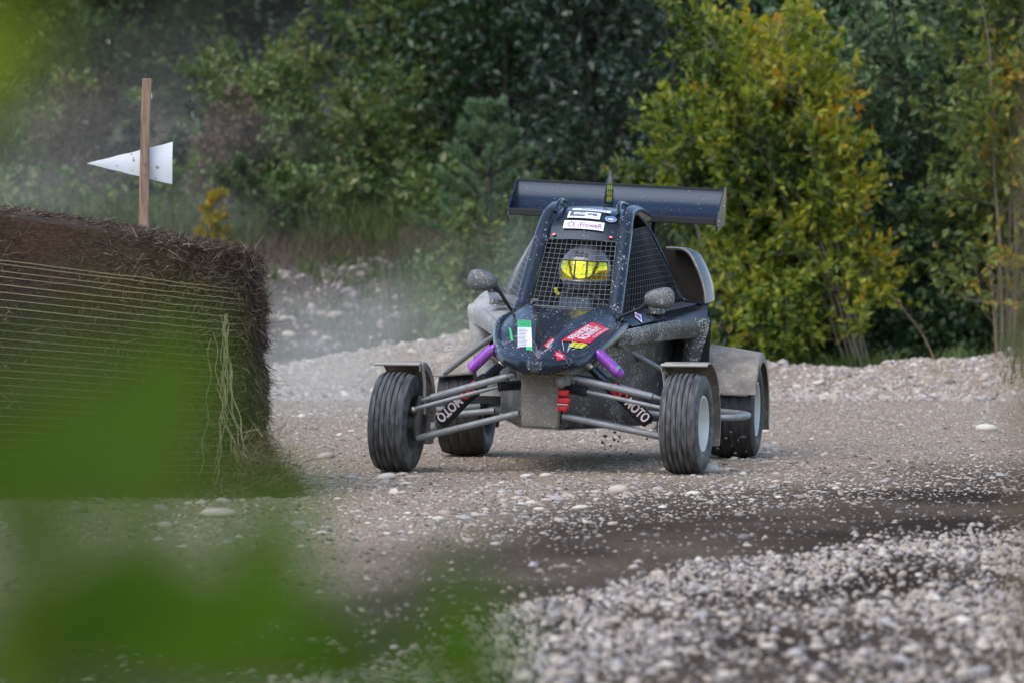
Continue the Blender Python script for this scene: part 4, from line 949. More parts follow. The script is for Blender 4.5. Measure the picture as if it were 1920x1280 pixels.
for s, t in ((-1, 'l'), (1, 'r')):
    J['sh' + t] = ((s * 0.17, 1.12, 0.715), 0.072); J['el' + t] = ((s * 0.235, 0.98, 0.585), 0.050); J['wr' + t] = ((s * 0.165, 0.90, 0.715), 0.036); J['pm' + t] = ((s * 0.148, 0.872, 0.760), 0.036)
    J['hp' + t] = ((s * 0.095, 1.05, 0.35), 0.105); J['kn' + t] = ((s * 0.13, 0.66, 0.50), 0.066); J['an' + t] = ((s * 0.075, 0.30, 0.34), 0.045); J['to' + t] = ((s * 0.075, 0.20, 0.42), 0.035)
    Ed += [('chs', 'sh' + t), ('sh' + t, 'el' + t), ('el' + t, 'wr' + t), ('wr' + t, 'pm' + t), ('pel', 'hp' + t), ('hp' + t, 'kn' + t), ('kn' + t, 'an' + t), ('an' + t, 'to' + t)]
    for q in range(5):       # fingers closing round the rim, thumb inside
        o0 = (q - 1.5) * 0.019
        if q < 4: c1 = (s * (0.135 - 0.0), 0.835, 0.772 + o0 * 0.9); c2 = (s * 0.112, 0.828, 0.768 + o0 * 0.85); c3 = (s * 0.100, 0.848, 0.764 + o0 * 0.8)
        else: c1 = (s * 0.128, 0.868, 0.800); c2 = (s * 0.112, 0.852, 0.815); c3 = None
        J['f%d1' % q + t] = (c1, 0.0105); J['f%d2' % q + t] = (c2, 0.0095); Ed += [('pm' + t, 'f%d1' % q + t), ('f%d1' % q + t, 'f%d2' % q + t)]
        if c3: J['f%d3' % q + t] = (c3, 0.0085); Ed.append(('f%d2' % q + t, 'f%d3' % q + t))
names = list(J); me = bpy.data.meshes.new('body'); me.from_pydata([RB(J[k][0]) for k in names], [(names.index(a), names.index(b_)) for a, b_ in Ed], [])
body = bpy.data.objects.new('body', me); link(body, drv); me.materials.append(M_suit)
md = body.modifiers.new('skin', 'SKIN'); md.use_smooth_shade = True
for i, k in enumerate(names):
    me.skin_vertices[0].data[i].radius = (J[k][1], J[k][1]); me.skin_vertices[0].data[i].use_root = (k == 'pel')
sd = body.modifiers.new('sub', 'SUBSURF'); sd.levels = 1; sd.render_levels = 2
# helmet: egg shell with chin bar, eye port filled by the visor
HC = Vector((0.012, 1.02, 0.952))
def hel(th, ph, k=1.0):          # th elevation, ph azimuth from the front (-y), degrees
    e_, a = R_(th), R_(ph); x = math.cos(e_) * math.sin(a); y = -math.cos(e_) * math.cos(a); z = math.sin(e_)
    fr = max(0, math.cos(a)); chin = fr ** 2 * max(0, -z) * 0.26; r = Vector((0.128 * x, (0.150 + 0.05 * chin * 2) * y * (1 + chin * 0.5), 0.136 * z * (1.0 if z > 0 else 1.02)))
    if z < -0.75: r.z = 0.136 * -0.75 * 1.02
    ty = R_(-4); return HC + Vector((r.x * math.cos(ty) - r.y * math.sin(ty), r.x * math.sin(ty) + r.y * math.cos(ty), r.z)) * k
shell = MB().grid([[hel(th, ph, 1.0 - (0.045 if (-21 < th < 22 and (ph if ph < 180 else 360 - ph) < 74) else 0)) for ph in np.linspace(0, 360, 73)] for th in np.linspace(-62, 90, 58)])
hm = shell.build('helmet', M_helm, drv, RB, smooth=50)
MB().grid([[hel(th * 1.0 - (4 * (ph / 76) ** 2 if th < 0 else -0) + (6 * (abs(ph) / 76) ** 3 if th < -10 else 0), ph, 0.985) for ph in np.linspace(-76, 76, 41)] for th in np.linspace(-20, 22, 12)]).build('visor', M_visor, hm, RB, smooth=60)
trim = MB()
trim.tube([hel(22.5, ph, 1.0) for ph in np.linspace(-78, 78, 25)], 0.0045, 6); trim.tube([hel(-21.5 + 5 * (abs(ph) / 76) ** 3, ph, 1.0) for ph in np.linspace(-78, 78, 25)], 0.005, 6)
for s in (-1, 1): trim.tube([hel(t, s * 77, 1.005) for t in np.linspace(-17, 23, 8)], 0.007, 6)
trim.build('port_trim', M_helm, hm, RB)
for ph in (-46, -18, 16, 44): MB().grid([[hel(t, p_, 1.012) for p_ in (ph - 8, ph, ph + 8)] for t in (-31, -27)]).build('chin_vent', M_ink, hm, RB)
for ph in (-11, 17): MB().grid([[hel(t, p_, 0.992) for p_ in (ph - 2.2, ph, ph + 2.2)] for t in np.linspace(-20, 22, 8)]).build('visor_reflection', M_ink, hm, RB)  # dark bars painted for the cab pillars mirrored in the visor
lettering('Stilo', lambda u, v: tuple(hel(30 + 14 * v, -22 + 42 * u, 1.012)), M_ink, hm, (0, 1), (0, 1), bold=0.05)
MB().tube([RB((-0.10, 0.80, 0.862)), RB((-0.097, 0.805, 0.845)), RB((-0.085, 0.81, 0.833))], 0.009, 8).build('glove_tab', M_yel, drv)

# ------------------------------------------------------------------ netted bale of old hay at the corner, marker stake and flag
rb_ = np.random.default_rng(21)
def strawmat(name, stops, rough=0.85): return leafy(name, stops, 0.08, rough, 0.2)
M_hay, nt, b, out = new_mat('old_hay'); N = nt.nodes.new; L = nt.links.new
tc = N('ShaderNodeTexCoord'); mp = N('ShaderNodeMapping'); mp.inputs['Scale'].default_value = (1, 1, 2.2); L(tc.outputs['Object'], mp.inputs[0])
n1 = N('ShaderNodeTexNoise'); n1.inputs['Scale'].default_value = 55; n1.inputs['Detail'].default_value = 6; n1.inputs['Roughness'].default_value = 0.75; L(mp.outputs[0], n1.inputs['Vector'])
n2 = N('ShaderNodeTexNoise'); n2.inputs['Scale'].default_value = 3.0; n2.inputs['Detail'].default_value = 3; L(tc.outputs['Object'], n2.inputs['Vector'])
rp = N('ShaderNodeValToRGB'); e = rp.color_ramp.elements; e[0].position = 0.3; e[0].color = rgba((0.030, 0.021, 0.014)); e[1].position = 0.75; e[1].color = rgba((0.19, 0.135, 0.085)); L(n1.outputs[0], rp.inputs[0])
mx = N('ShaderNodeMix'); mx.data_type = 'RGBA'; mx.blend_type = 'MULTIPLY'; mx.inputs[0].default_value = 0.6; L(rp.outputs[0], mx.inputs[6]); L(n2.outputs['Color'], mx.inputs[7]); L(mx.outputs[2], b.inputs['Base Color'])
b.inputs['Roughness'].default_value = 0.95; b.inputs['Specular IOR Level'].default_value = 0.1
bp = N('ShaderNodeBump'); bp.inputs['Strength'].default_value = 1.0; bp.inputs['Distance'].default_value = 0.02; L(n1.outputs[0], bp.inputs['Height']); L(bp.outputs[0], b.inputs['Normal'])
M_straw = strawmat('dark_straw', [(0.0, (0.022, 0.014, 0.012)), (0.5, (0.075, 0.048, 0.035)), (0.85, (0.15, 0.11, 0.075)), (1.0, (0.34, 0.29, 0.22))])
M_strawg = strawmat('hay_green', [(0.0, (0.035, 0.023, 0.014)), (0.6, (0.12, 0.080, 0.048)), (1.0, (0.25, 0.19, 0.12))])
M_net = plain('net_twine', (0.14, 0.12, 0.06), 0.7, var=0.25, scale=12)
M_netpale = plain('pale_twine', (0.21, 0.19, 0.10), 0.7, var=0.25, scale=12)
BC = Vector((-1.965, 20.55, 0.0)); BA, BB = 0.815, 0.70
bale = empty('hay_bale', BC)
tag(bale, 'big dark bale of old hay wrapped in greenish netting at the roadside corner', 'hay bale')
def topz(x): return 1.035 + 0.150 * (-1.09 - x)             # height of the slumped top by world x
def outline(a, sc=1.0):                                     # superellipse in plan
    ca, sa = math.cos(a), math.sin(a); n = 5.0
    return math.copysign(abs(ca) ** (2 / n), ca) * BA * sc, math.copysign(abs(sa) ** (2 / n), sa) * BB * sc
def bale_pt(a, v, off=0.0):
    x, y = outline(a); x *= 1 + off / BA; y *= 1 + off / BB
    cr_ = max(0.0, math.cos(a)) ** 6; bulge = 0.012 * math.sin(math.pi * v) + 0.02 * (1 - v) ** 3 + cr_ * (0.05 * max(0, 0.45 - v) + 0.010 * math.sin(v * 19) + 0.008 * math.sin(v * 41 + a * 9))
    x *= 1 + bulge; y *= 1 + bulge
    return (x, y, v * topz(BC.x + x))
na = 220; AN = np.linspace(0, 2 * math.pi, na, endpoint=False)
rows = []
for v in np.linspace(0, 1, 60):
    rows.append([bale_pt(a, v, 0.018 * (float(fbm(a * 9, v * 14, 3, 5)) - 0.45)) for a in AN])
for t in (0.96, 0.8, 0.55, 0.25, 0.02):
    rows.append([(bale_pt(a, 1.0)[0] * t, bale_pt(a, 1.0)[1] * t, topz(BC.x + bale_pt(a, 1)[0] * t) + 0.03 * (1 - t) + 0.05 * (float(fbm(math.cos(a) * t * 8 + 20, math.sin(a) * t * 8 + 20, 3, 6)) - 0.45)) for a in AN])
R0 = np.array(rows); R0 = np.concatenate([R0, R0[:, :1]], 1)
bm_ = MB().grid(R0); bm_.build('hay_body', M_hay, bale, smooth=80)
# net: lines round the bale, most of them tight, with loose cut ends near the right corner
m = MB(); mp_ = MB()
a_front0, a_front1 = math.pi * 1.02, math.pi * 2 - 0.30
for k, v in enumerate(np.concatenate([[0.845, 0.83, 0.805], np.arange(0.785, 0.05, -0.0275)])):
    ae = a_front1 + rb_.uniform(-0.10, 0.06); pts = []
    for a in np.linspace(a_front0, ae, 70):
        pts.append(bale_pt(a, v + 0.0012 * math.sin(a * 17 + k * 1.7) + 0.0012 * math.sin(a * 47 + 2 * k), 0.016))
    # frayed tail
    x, y, z = pts[-1]
    for q in range(5):
        x += 0.008; z += rb_.uniform(-0.008, 0.006); y -= 0.002; pts.append((x, y, z))
    (mp_ if k < 8 else m).tube(pts, 0.0015 if k < 8 else 0.0012, 4, cap=False)
for k, v in enumerate(np.arange(0.80, 0.04, -0.0275)):      # finer threads between the main rows
    m.tube([bale_pt(a, v - 0.014 + 0.0012 * math.sin(a * 29 + k * 2.3), 0.014) for a in np.linspace(a_front0, a_front1 - 0.05, 50)], 0.0008, 3, cap=False)
m.build('netting', M_net, bale); mp_.build('netting', M_netpale, bale)
dg_ = MB()          # diagonal threads between the rows
for k in range(260):
    a = rb_.uniform(a_front0, a_front1); v = rb_.uniform(0.06, 0.80); s_ = rb_.choice([-1, 1])
    dg_.tube([bale_pt(a, v, 0.016), bale_pt(a + s_ * 0.006, v + 0.0275, 0.016)], 0.0009, 3, cap=False)
dg_.build('netting_thread', M_net, bale)['kind'] = 'stuff'
lt = MB()           # hank of twine hanging down the corner
for k in range(15):
    x0 = rb_.uniform(-0.045, 0.03) + 0.725; v0 = 0.80 - 0.30 * rb_.uniform(0, 1) ** 2; pts = []; v = v0; xx = x0; ph = rb_.uniform(0, 6)
    n = int(rb_.uniform(10, 22))
    for q in range(n):
        v -= (v0 - 0.03) / 21; xx += 0.009 * math.sin(q * 1.1 + ph) + 0.0008 * q * (0.8 if k % 3 else -0.4)
        p = bale_pt(2 * math.pi - 0.10, max(v, 0.0)); pts.append((xx + 0.02 * (0.5 - v), -BB * 0.93 - 0.025 - 0.02 * rb_.uniform(0, 1), p[2]))
    lt.tube(catmull(pts, 2), 0.0019, 4, cap=False)
lt.build('loose_twine', M_netpale, bale)

def straws(name, P, Dr, Ln, w, mat, parent, kinked=True):
    """thin bent straws: two segments, each a flat strip turned to a random side"""
    n = len(P); rnd = rb_.uniform(0, 1, n)
    Dr = Dr / np.linalg.norm(Dr, axis=1, keepdims=True); sd_ = np.cross(Dr, rb_.normal(0, 1, (n, 3))); sd_ /= np.linalg.norm(sd_, axis=1, keepdims=True)
    D2 = Dr + rb_.normal(0, 0.35 if kinked else 0.15, (n, 3)); W = (w * rb_.uniform(0.6, 1.4, n))[:, None]
    a = P; m_ = P + Dr * (Ln * 0.5)[:, None]; t = m_ + D2 * (Ln * 0.5)[:, None]
    V = np.stack([a - sd_ * W, a + sd_ * W, m_ - sd_ * W * 0.8, m_ + sd_ * W * 0.8, t], 1).reshape(-1, 3)
    b0 = (np.arange(n) * 5)[:, None]
    Fc = np.concatenate([b0 + np.array([0, 1, 3]), b0 + np.array([0, 3, 2]), b0 + np.array([2, 3, 4])], 0)
    o = np_mesh(name, V, Fc, mat, parent, {'rnd': np.repeat(rnd, 5)}); o['kind'] = 'stuff'; return o
# thatch on the top
n = 15000; a = rb_.uniform(0, 2 * math.pi, n); t = np.sqrt(rb_.uniform(0, 1, n))
P = np.array([bale_pt(q, 1.0) for q in a]); P[:, 0] *= t * 1.01; P[:, 1] *= t * 1.01
P[:, 2] = topz(BC.x + P[:, 0]) + 0.03 * (1 - t) + rb_.uniform(-0.02, 0.012, n)
D = rb_.normal(0, 1, (n, 3)); D[:, 2] = rb_.uniform(-0.15, 0.35, n); D[:, 0] *= 1.4
straws('straw_thatch', P, D, np.clip(rb_.lognormal(-2.95, 0.4, n), 0.025, 0.14), 0.0016, M_straw, bale)
n = 160; a = rb_.uniform(math.pi, 2 * math.pi, n); P = np.array([bale_pt(q, 1.0) for q in a]); P[:, 1] *= rb_.uniform(0.5, 1, n); D = rb_.normal(0, 0.7, (n, 3)); D[:, 2] = rb_.uniform(0.3, 1.2, n)
straws('straw_stalks', P, D, rb_.uniform(0.05, 0.11, n), 0.0012, M_straw, bale)
# face: short bent straws pressed under the net
n = 26000; a = rb_.uniform(math.pi * 1.0, 2 * math.pi + 0.6, n); v = rb_.uniform(0.0, 1.0, n)
P = np.array([bale_pt(q, w_, 0.006) for q, w_ in zip(a, v)]); D = rb_.normal(0, 1, (n, 3)); D[:, 1] *= 0.25; D[:, 2] *= 0.7
up_ = v > 0.86
straws('straw_face', P[~up_], D[~up_], np.clip(rb_.lognormal(-3.3, 0.35, n), 0.015, 0.08)[~up_], 0.0013, M_strawg, bale)
straws('straw_face', P[up_], D[up_], np.clip(rb_.lognormal(-3.1, 0.35, n), 0.015, 0.09)[up_], 0.0014, M_straw, bale)
# ragged right end
n = 9000; a = rb_.normal(0.0, 0.22, n) + 2 * math.pi - 0.12; v = rb_.uniform(0, 1, n)
P = np.array([bale_pt(q, w_, 0.0) for q, w_ in zip(a, v)]); D = rb_.normal(0, 1, (n, 3)); D[:, 0] = np.abs(D[:, 0]) * 0.9; D[:, 2] -= 0.4
straws('ragged_end', P, D, np.clip(rb_.lognormal(-3.35, 0.45, n), 0.015, 0.11), 0.0015, M_straw, bale)
n = 3000; P = np.stack([rb_.uniform(-0.82, 0.85, n), -BB - np.abs(rb_.normal(0, 0.14, n)) * (0.4 + 1.2 * rb_.uniform(0, 1, n)), np.abs(rb_.normal(0, 0.02, n))], -1); D = rb_.normal(0, 0.8, (n, 3)); D[:, 2] = rb_.uniform(-0.2, 0.5, n)
straws('spilled_hay', P, D, np.clip(rb_.lognormal(-3.0, 0.4, n), 0.03, 0.12), 0.0014, M_strawg, bale)
n = 6500; P = np.stack([rb_.normal(0.85, 0.06, n), -BB + rb_.uniform(-0.08, 0.35, n), np.abs(rb_.normal(0, 0.10, n))], -1); P[:, 0] += np.clip(0.16 - P[:, 2], 0, 1) * rb_.uniform(-0.2, 0.85, n)
D = rb_.normal(0, 0.7, (n, 3)); D[:, 2] = rb_.uniform(-0.3, 0.9, n); D[:, 0] += 0.3
straws('spilled_hay', P, D, np.clip(rb_.lognormal(-2.8, 0.4, n), 0.03, 0.16), 0.0014, M_strawg, bale)

n = 5200; a = rb_.normal(0.0, 0.16, n) + 2 * math.pi - 0.16; v = rb_.uniform(0, 1, n); cl_ = 0.012 + 0.035 * np.array(fbm(v * 7 + 3, a * 5, 3, 9))   # hanging tufts
P = np.array([bale_pt(q, w_, o_) for q, w_, o_ in zip(a, v, cl_)]); D = rb_.normal(0, 0.8, (n, 3)); D[:, 0] = np.abs(D[:, 0]) * 0.5; D[:, 2] -= 1.1
straws('ragged_tufts', P, D, np.clip(rb_.lognormal(-2.8, 0.4, n), 0.03, 0.16), 0.0017, M_straw, bale)
# stake and arrow board
M_wood, nt, b, out = new_mat('weathered_stake'); N = nt.nodes.new; L = nt.links.new
tc = N('ShaderNodeTexCoord'); mp = N('ShaderNodeMapping'); mp.inputs['Scale'].default_value = (60, 60, 5); L(tc.outputs['Object'], mp.inputs[0])
n1 = N('ShaderNodeTexNoise'); n1.inputs['Scale'].default_value = 1.4; n1.inputs['Detail'].default_value = 6; n1.inputs['Distortion'].default_value = 0.6; L(mp.outputs[0], n1.inputs['Vector'])
rp = N('ShaderNodeValToRGB'); e = rp.color_ramp.elements; e[0].position = 0.3; e[0].color = rgba((0.13, 0.075, 0.048)); e[1].position = 0.68; e[1].color = rgba((0.34, 0.225, 0.155)); L(n1.outputs[0], rp.inputs[0]); L(rp.outputs[0], b.inputs['Base Color']); b.inputs['Roughness'].default_value = 0.85
bp = N('ShaderNodeBump'); bp.inputs['Strength'].default_value = 0.5; bp.inputs['Distance'].default_value = 0.004; L(n1.outputs[0], bp.inputs['Height']); L(bp.outputs[0], b.inputs['Normal'])
stake = empty('marker_post', (-1.735, 21.40, 0.0))
tag(stake, 'weathered wooden stake leaning slightly behind the hay bale, carrying a white arrow board', 'marker post')
m = MB(); pr_ = []
for z in np.linspace(0, 1.845, 24):
    cx = 0.052 * z / 1.845 + 0.002 * math.sin(z * 7); w_ = 0.0235 - 0.0030 * (z / 1.845) + 0.0008 * math.sin(z * 11); d_ = 0.018
    pr_.append([(cx - w_, -d_, z), (cx + w_, -d_ + 0.002, z), (cx + w_, d_, z), (cx - w_, d_, z)])
vs = [p for r_ in pr_ for p in r_]; fs_l = [(i * 4 + k, i * 4 + (k + 1) % 4, (i + 1) * 4 + (k + 1) % 4, (i + 1) * 4 + k) for i in range(23) for k in range(4)] + [(3, 2, 1, 0), (92, 93, 94, 95)]
m.add(vs, fs_l); m.build('stake', M_wood, stake, smooth=30, bevel=0.003)
M_board = dirty('white_board', (0.72, 0.73, 0.76), (0.34, 0.27, 0.21), 0.16, 0.22, 0.5, sscale=38, fscale=9)
def wpt(px, py, Y): return Vector(((px - 960) / F * Y, Y, CAMH - (py - HOR) / F * Y))
Yb = 21.425; tri = [wpt(163, 307, Yb), wpt(324, 267, Yb), wpt(323, 346, Yb)]
tri = [tuple(p - Vector(stake.location)) for p in tri]
tv = [Vector(p) for p in tri]; rows_ = []
for i_ in range(9):          # thin sheet, slightly bowed
    t = i_ / 8; A_, B_ = tv[0].lerp(tv[1], max(t, 0.002)), tv[0].lerp(tv[2], max(t, 0.002)); rows_.append([tuple(A_.lerp(B_, q) + Vector((0, 0.010 * math.sin(math.pi * t) + 0.012 * t * (q - 0.5) ** 2 * 4, 0.0012 * math.sin(t * 21)))) for q in (0, 0.25, 0.5, 0.75, 1)])
ab = MB().sheet(rows_, 0.003).build('arrow_board', M_board, stake, smooth=30)
for z_ in (1.405, 1.455): MB().tube([(0.041, -0.024, z_), (0.041, -0.017, z_)], 0.0045, 8).build('screw_head', M_steel, stake)
MB().box((0.072, -0.004, 1.765), (0.006, 0.003, 0.024)).build('plastic_scrap', M_white, stake)

# ------------------------------------------------------------------ vegetation
rv_ = np.random.default_rng(77)
M_bark = plain('grey_bark', (0.17, 0.145, 0.105), 0.9, var=0.35, scale=25)
M_barkd = plain('dark_bark', (0.035, 0.030, 0.024), 0.9, var=0.35, scale=20)
L_yel = leafy('willow_leaf_turning', [(0.0, (0.022, 0.045, 0.010)), (0.22, (0.10, 0.15, 0.026)), (0.50, (0.24, 0.28, 0.042)), (0.85, (0.42, 0.38, 0.05)), (0.96, (0.50, 0.34, 0.03)), (1.0, (0.50, 0.24, 0.03))], 0.45)
L_lime = leafy('willow_leaf_light', [(0.0, (0.035, 0.065, 0.018)), (0.5, (0.12, 0.165, 0.04)), (0.9, (0.24, 0.26, 0.06)), (1.0, (0.38, 0.25, 0.04))], 0.4)
L_dark = leafy('alder_leaf_dark', [(0.0, (0.014, 0.034, 0.015)), (0.45, (0.036, 0.072, 0.028)), (0.8, (0.070, 0.120, 0.045)), (1.0, (0.15, 0.19, 0.08))], 0.25, 0.4, 0.5)
L_ald = leafy('alder_leaf_fresh', [(0.0, (0.022, 0.048, 0.020)), (0.45, (0.055, 0.100, 0.040)), (0.8, (0.10, 0.16, 0.065)), (1.0, (0.19, 0.24, 0.11))], 0.3, 0.4, 0.5)
L_blue = leafy('willow_leaf_greyish', [(0.0, (0.017, 0.032, 0.020)), (0.5, (0.040, 0.066, 0.040)), (1.0, (0.125, 0.16, 0.105))], 0.25, 0.4, 0.5)
L_mid = leafy('bush_leaf_green', [(0.0, (0.036, 0.068, 0.018)), (0.5, (0.095, 0.145, 0.036)), (0.85, (0.17, 0.215, 0.060)), (1.0, (0.25, 0.23, 0.10))], 0.35)
L_pine = leafy('pine_needle', [(0.0, (0.08, 0.15, 0.07)), (0.6, (0.17, 0.26, 0.13)), (1.0, (0.25, 0.33, 0.17))], 0.15, 0.5)
L_birch = leafy('birch_leaf_yellow', [(0.0, (0.10, 0.12, 0.02)), (0.5, (0.30, 0.25, 0.02)), (1.0, (0.48, 0.24, 0.02))], 0.4)
L_dry = leafy('dry_grass_blade', [(0.0, (0.05, 0.038, 0.026)), (0.6, (0.12, 0.088, 0.062)), (1.0, (0.20, 0.15, 0.11))], 0.2, 0.8, 0.2)
L_grass = leafy('green_grass_blade', [(0.0, (0.025, 0.045, 0.012)), (0.6, (0.06, 0.09, 0.025)), (1.0, (0.17, 0.16, 0.06))], 0.25, 0.7, 0.2)
L_near = leafy('near_leaf', [(0.0, (0.042, 0.088, 0.003)), (0.6, (0.062, 0.115, 0.004)), (1.0, (0.12, 0.155, 0.005))], 0.4, 0.7, 0.1)

def unit(v): return v / np.maximum(np.linalg.norm(v, axis=-1, keepdims=True), 1e-9)

def leaf_arrays(P, D, Ln, Wd, r, curl=0.25):
    """folded leaf: base, two sides, tip"""
    n = len(P); D = unit(D); S = unit(np.cross(D, unit(rv_.normal(0, 1, (n, 3)) + np.array([0, 0, 1.2])))); U = np.cross(S, D)
    Ln = Ln[:, None]; Wd = Wd[:, None]
    mid = P + D * Ln * 0.45 + U * Ln * 0.04
    V = np.stack([P, mid + S * Wd + U * Wd * curl, P + D * Ln - U * Ln * 0.10, mid - S * Wd + U * Wd * curl, ], 1).reshape(-1, 3)
    b0 = (np.arange(n) * 4)[:, None]
    Fc = np.concatenate([b0 + np.array([0, 2, 1]), b0 + np.array([0, 3, 2])], 0)
    return V, Fc, np.repeat(r, 4)

def woody(name, label, cat, px, Y, H, lean=(0, 0), S=1.0, nstem=6, nbr=10, nsh=9, lps=11, leaf=(0.075, 0.022), mat=None, bark=None, group=None, base_r=0.022, up=0.7, t0=0.15, shoot=(0.22, 0.5), bias=0.0, twigs=True, hue=1.0, clump=1.3):
    x0 = (px - 960) / F * Y; z0 = float(ground_z(x0, Y))
    root = empty(name, (x0, Y, z0 - 0.03)); tag(root, label, cat, group)
    st = MB(); shP, shD, shL = [], [], []
    for i in range(nstem):
        az = 2 * math.pi * (i + rv_.uniform(-0.3, 0.3)) / nstem; rad = S * rv_.uniform(0.35, 1.0); h = H * rv_.uniform(0.72, 1.0)
        tip = np.array([lean[0] * rv_.uniform(0.3, 1.1) + rad * math.cos(az), lean[1] + rad * math.sin(az) * 0.8, h])
        b0 = np.array([math.cos(az) * 0.10 * rv_.uniform(0.2, 1), math.sin(az) * 0.08, 0.0])
        ctl = b0 * 0.5 + np.array([tip[0] * 0.30, tip[1] * 0.30, h * 0.55]) + rv_.normal(0, 0.06, 3) * H * 0.25
        T = np.linspace(0, 1, 9)[:, None]; path = (1 - T) ** 2 * b0 + 2 * T * (1 - T) * ctl + T ** 2 * tip
        path[1:-1] += rv_.normal(0, 0.012, (7, 3)) * H * 0.4
        st.tube(path, list(np.linspace(base_r, base_r * 0.22, 9) * rv_.uniform(0.7, 1.15)), 6, cap=False)
        for j in range(nbr):
            t = rv_.uniform(t0, 1.0); k = t * 8; a = int(min(k, 7)); p = path[a] * (1 - k + a) + path[a + 1] * (k - a)
            tg = unit(path[a + 1] - path[a]); d = unit(tg * 0.5 + rv_.normal(0, 0.75, 3) + np.array([0, 0, up * 0.6])); bl = H * rv_.uniform(0.10, 0.26) * (1.15 - 0.6 * t)
            q = p + d * bl + np.array([0, 0, -0.06 * bl]); st.tube([p, p + d * bl * 0.5 + rv_.normal(0, 0.02, 3), q], [base_r * 0.28, base_r * 0.2, base_r * 0.1], 4, cap=False)
            m = nsh; s = rv_.uniform(0.15, 1.0, m)[:, None]
            shP.append(p + (q - p) * s); shD.append(unit(d * 0.7 + rv_.normal(0, 0.6, (m, 3)) + np.array([0, 0, up]))); shL.append(H * rv_.uniform(shoot[0], shoot[1], m) * 0.28)
    shP = np.vstack(shP); shD = np.vstack(shD); shL = np.concatenate(shL)
    n = len(shP); t = rv_.uniform(0.08, 1.0, (n, lps)); t.sort(axis=1)
    P = shP[:, None] + shD[:, None] * (t * shL[:, None])[..., None]
    P[..., 2] -= 0.25 * (t ** 2) * shL[:, None] * 0.5
    D = shD[:, None] * 0.75 + rv_.normal(0, 0.55, (n, lps, 3)) + np.array([0, 0, -0.12])
    P = P.reshape(-1, 3); D = D.reshape(-1, 3); keep = P[:, 2] > 0.02; P, D = P[keep], D[keep]; n = len(P)
    cl = fbm(P[:, 0] * clump + 31 + Y, P[:, 2] * clump + P[:, 1] * 0.8 + 17, 3, int(px) % 97)
    r = np.clip(0.5 + hue * (cl - 0.45) * 1.6 + rv_.normal(0, 0.20, n) + bias, 0, 1)
    Ln = leaf[0] * rv_.uniform(0.6, 1.3, n); Wd = leaf[1] * rv_.uniform(0.7, 1.25, n)
    V, Fc, rr = leaf_arrays(P, D, Ln, Wd, r)
    np_mesh('foliage', V, Fc, mat, root, {'rnd': rr})
    if twigs:
        ns = len(shP); sd_ = unit(np.cross(shD, rv_.normal(0, 1, (ns, 3)))) * 0.0022; s2 = np.cross(shD, sd_); e_ = shP + shD * shL[:, None]; e_[:, 2] -= 0.125 * shL
        TV = np.stack([shP + sd_, shP - 0.5 * sd_ + 0.87 * s2, shP - 0.5 * sd_ - 0.87 * s2, e_], 1).reshape(-1, 3); b0 = (np.arange(ns) * 4)[:, None]
        np_mesh('twigs', TV, np.concatenate([b0 + np.array(f_) for f_ in ((0, 1, 3), (1, 2, 3), (2, 0, 3))], 0), bark or M_bark, root)['kind'] = 'stuff'
    st.build('trunk', bark or M_bark, root, smooth=60)
    return root

G1, G2, G3 = 'shrubs beside the bank', 'dark trees behind the buggy', 'bushes on the left hillside'
# right-hand side, just beyond the bank
woody('willow_shrub', 'dense yellow willow shrub in the middle of the shrubs, its top touching the upper edge', 'shrub', 1490, 37.6, 2.75, (-0.35, 0.0), 0.48, 9, 13, 9, 12, (0.082, 0.022), L_yel, M_bark, G1, 0.012, 0.6, 0.05, bias=-0.06, hue=1.1)
woody('willow_shrub', 'yellowing willow shrub with bare fanned stems, right behind the rear wing', 'shrub', 1615, 36.9, 3.0, (-1.15, 0.0), 0.78, 12, 13, 8, 11, (0.082, 0.021), L_yel, M_bark, G1, 0.013, 0.75, 0.12, bias=-0.03, hue=1.1)
woody('willow_shrub', 'low yellow-green willow shrub tucked behind the rear wheel of the buggy', 'shrub', 1440, 37.3, 1.9, (-0.25, 0.0), 0.55, 7, 11, 8, 11, (0.078, 0.022), L_yel, M_bark, G1, 0.016, 0.6, 0.10, bias=-0.12, hue=0.6)
woody('alder_shrub', 'tall dark green shrub right of the yellow willow, behind the stony bank', 'shrub', 1775, 38.6, 4.2, (0.0, 0), 0.95, 9, 15, 9, 11, (0.085, 0.027), L_ald, M_barkd, G1, 0.026, 0.45, 0.08, bias=0.12)
woody('alder_shrub', 'dark green shrub filling the gap behind the yellow willow', 'shrub', 1560, 40.5, 4.6, (0.0, 0), 1.25, 10, 15, 9, 11, (0.09, 0.028), L_ald, M_barkd, G1, 0.028, 0.45, 0.08, bias=0.05)
woody('willow_shrub', 'light green willow with scattered orange leaves at the top right corner', 'shrub', 1885, 37.0, 3.9, (0.0, 0), 0.50, 6, 13, 8, 11, (0.085, 0.026), L_lime, M_bark, G1, 0.016, 0.5, 0.05, bias=0.05)
woody('alder_shrub', 'low dark shrub at the foot of the tall one, near the right edge', 'shrub', 1800, 37.8, 1.5, (0.0, 0), 0.75, 9, 11, 9, 10, (0.075, 0.026), L_ald, M_barkd, G1, 0.014, 0.4, 0.05, bias=0.18)
woody('willow_shrub', 'yellow-green willow shrub showing under the right half of the rear wing', 'shrub', 1365, 38.2, 2.45, (-0.30, 0.0), 0.60, 9, 12, 9, 12, (0.080, 0.022), L_yel, M_bark, G1, 0.015, 0.6, 0.06, bias=-0.14, hue=0.6)
woody('willow_shrub', 'knee-high willow regrowth on the bank left of the yellow willow stems', 'shrub', 1475, 36.6, 0.85, (-0.1, 0.0), 0.45, 8, 9, 7, 9, (0.07, 0.021), L_yel, M_bark, G1, 0.007, 0.5, 0.05, bias=-0.15, hue=0.6)
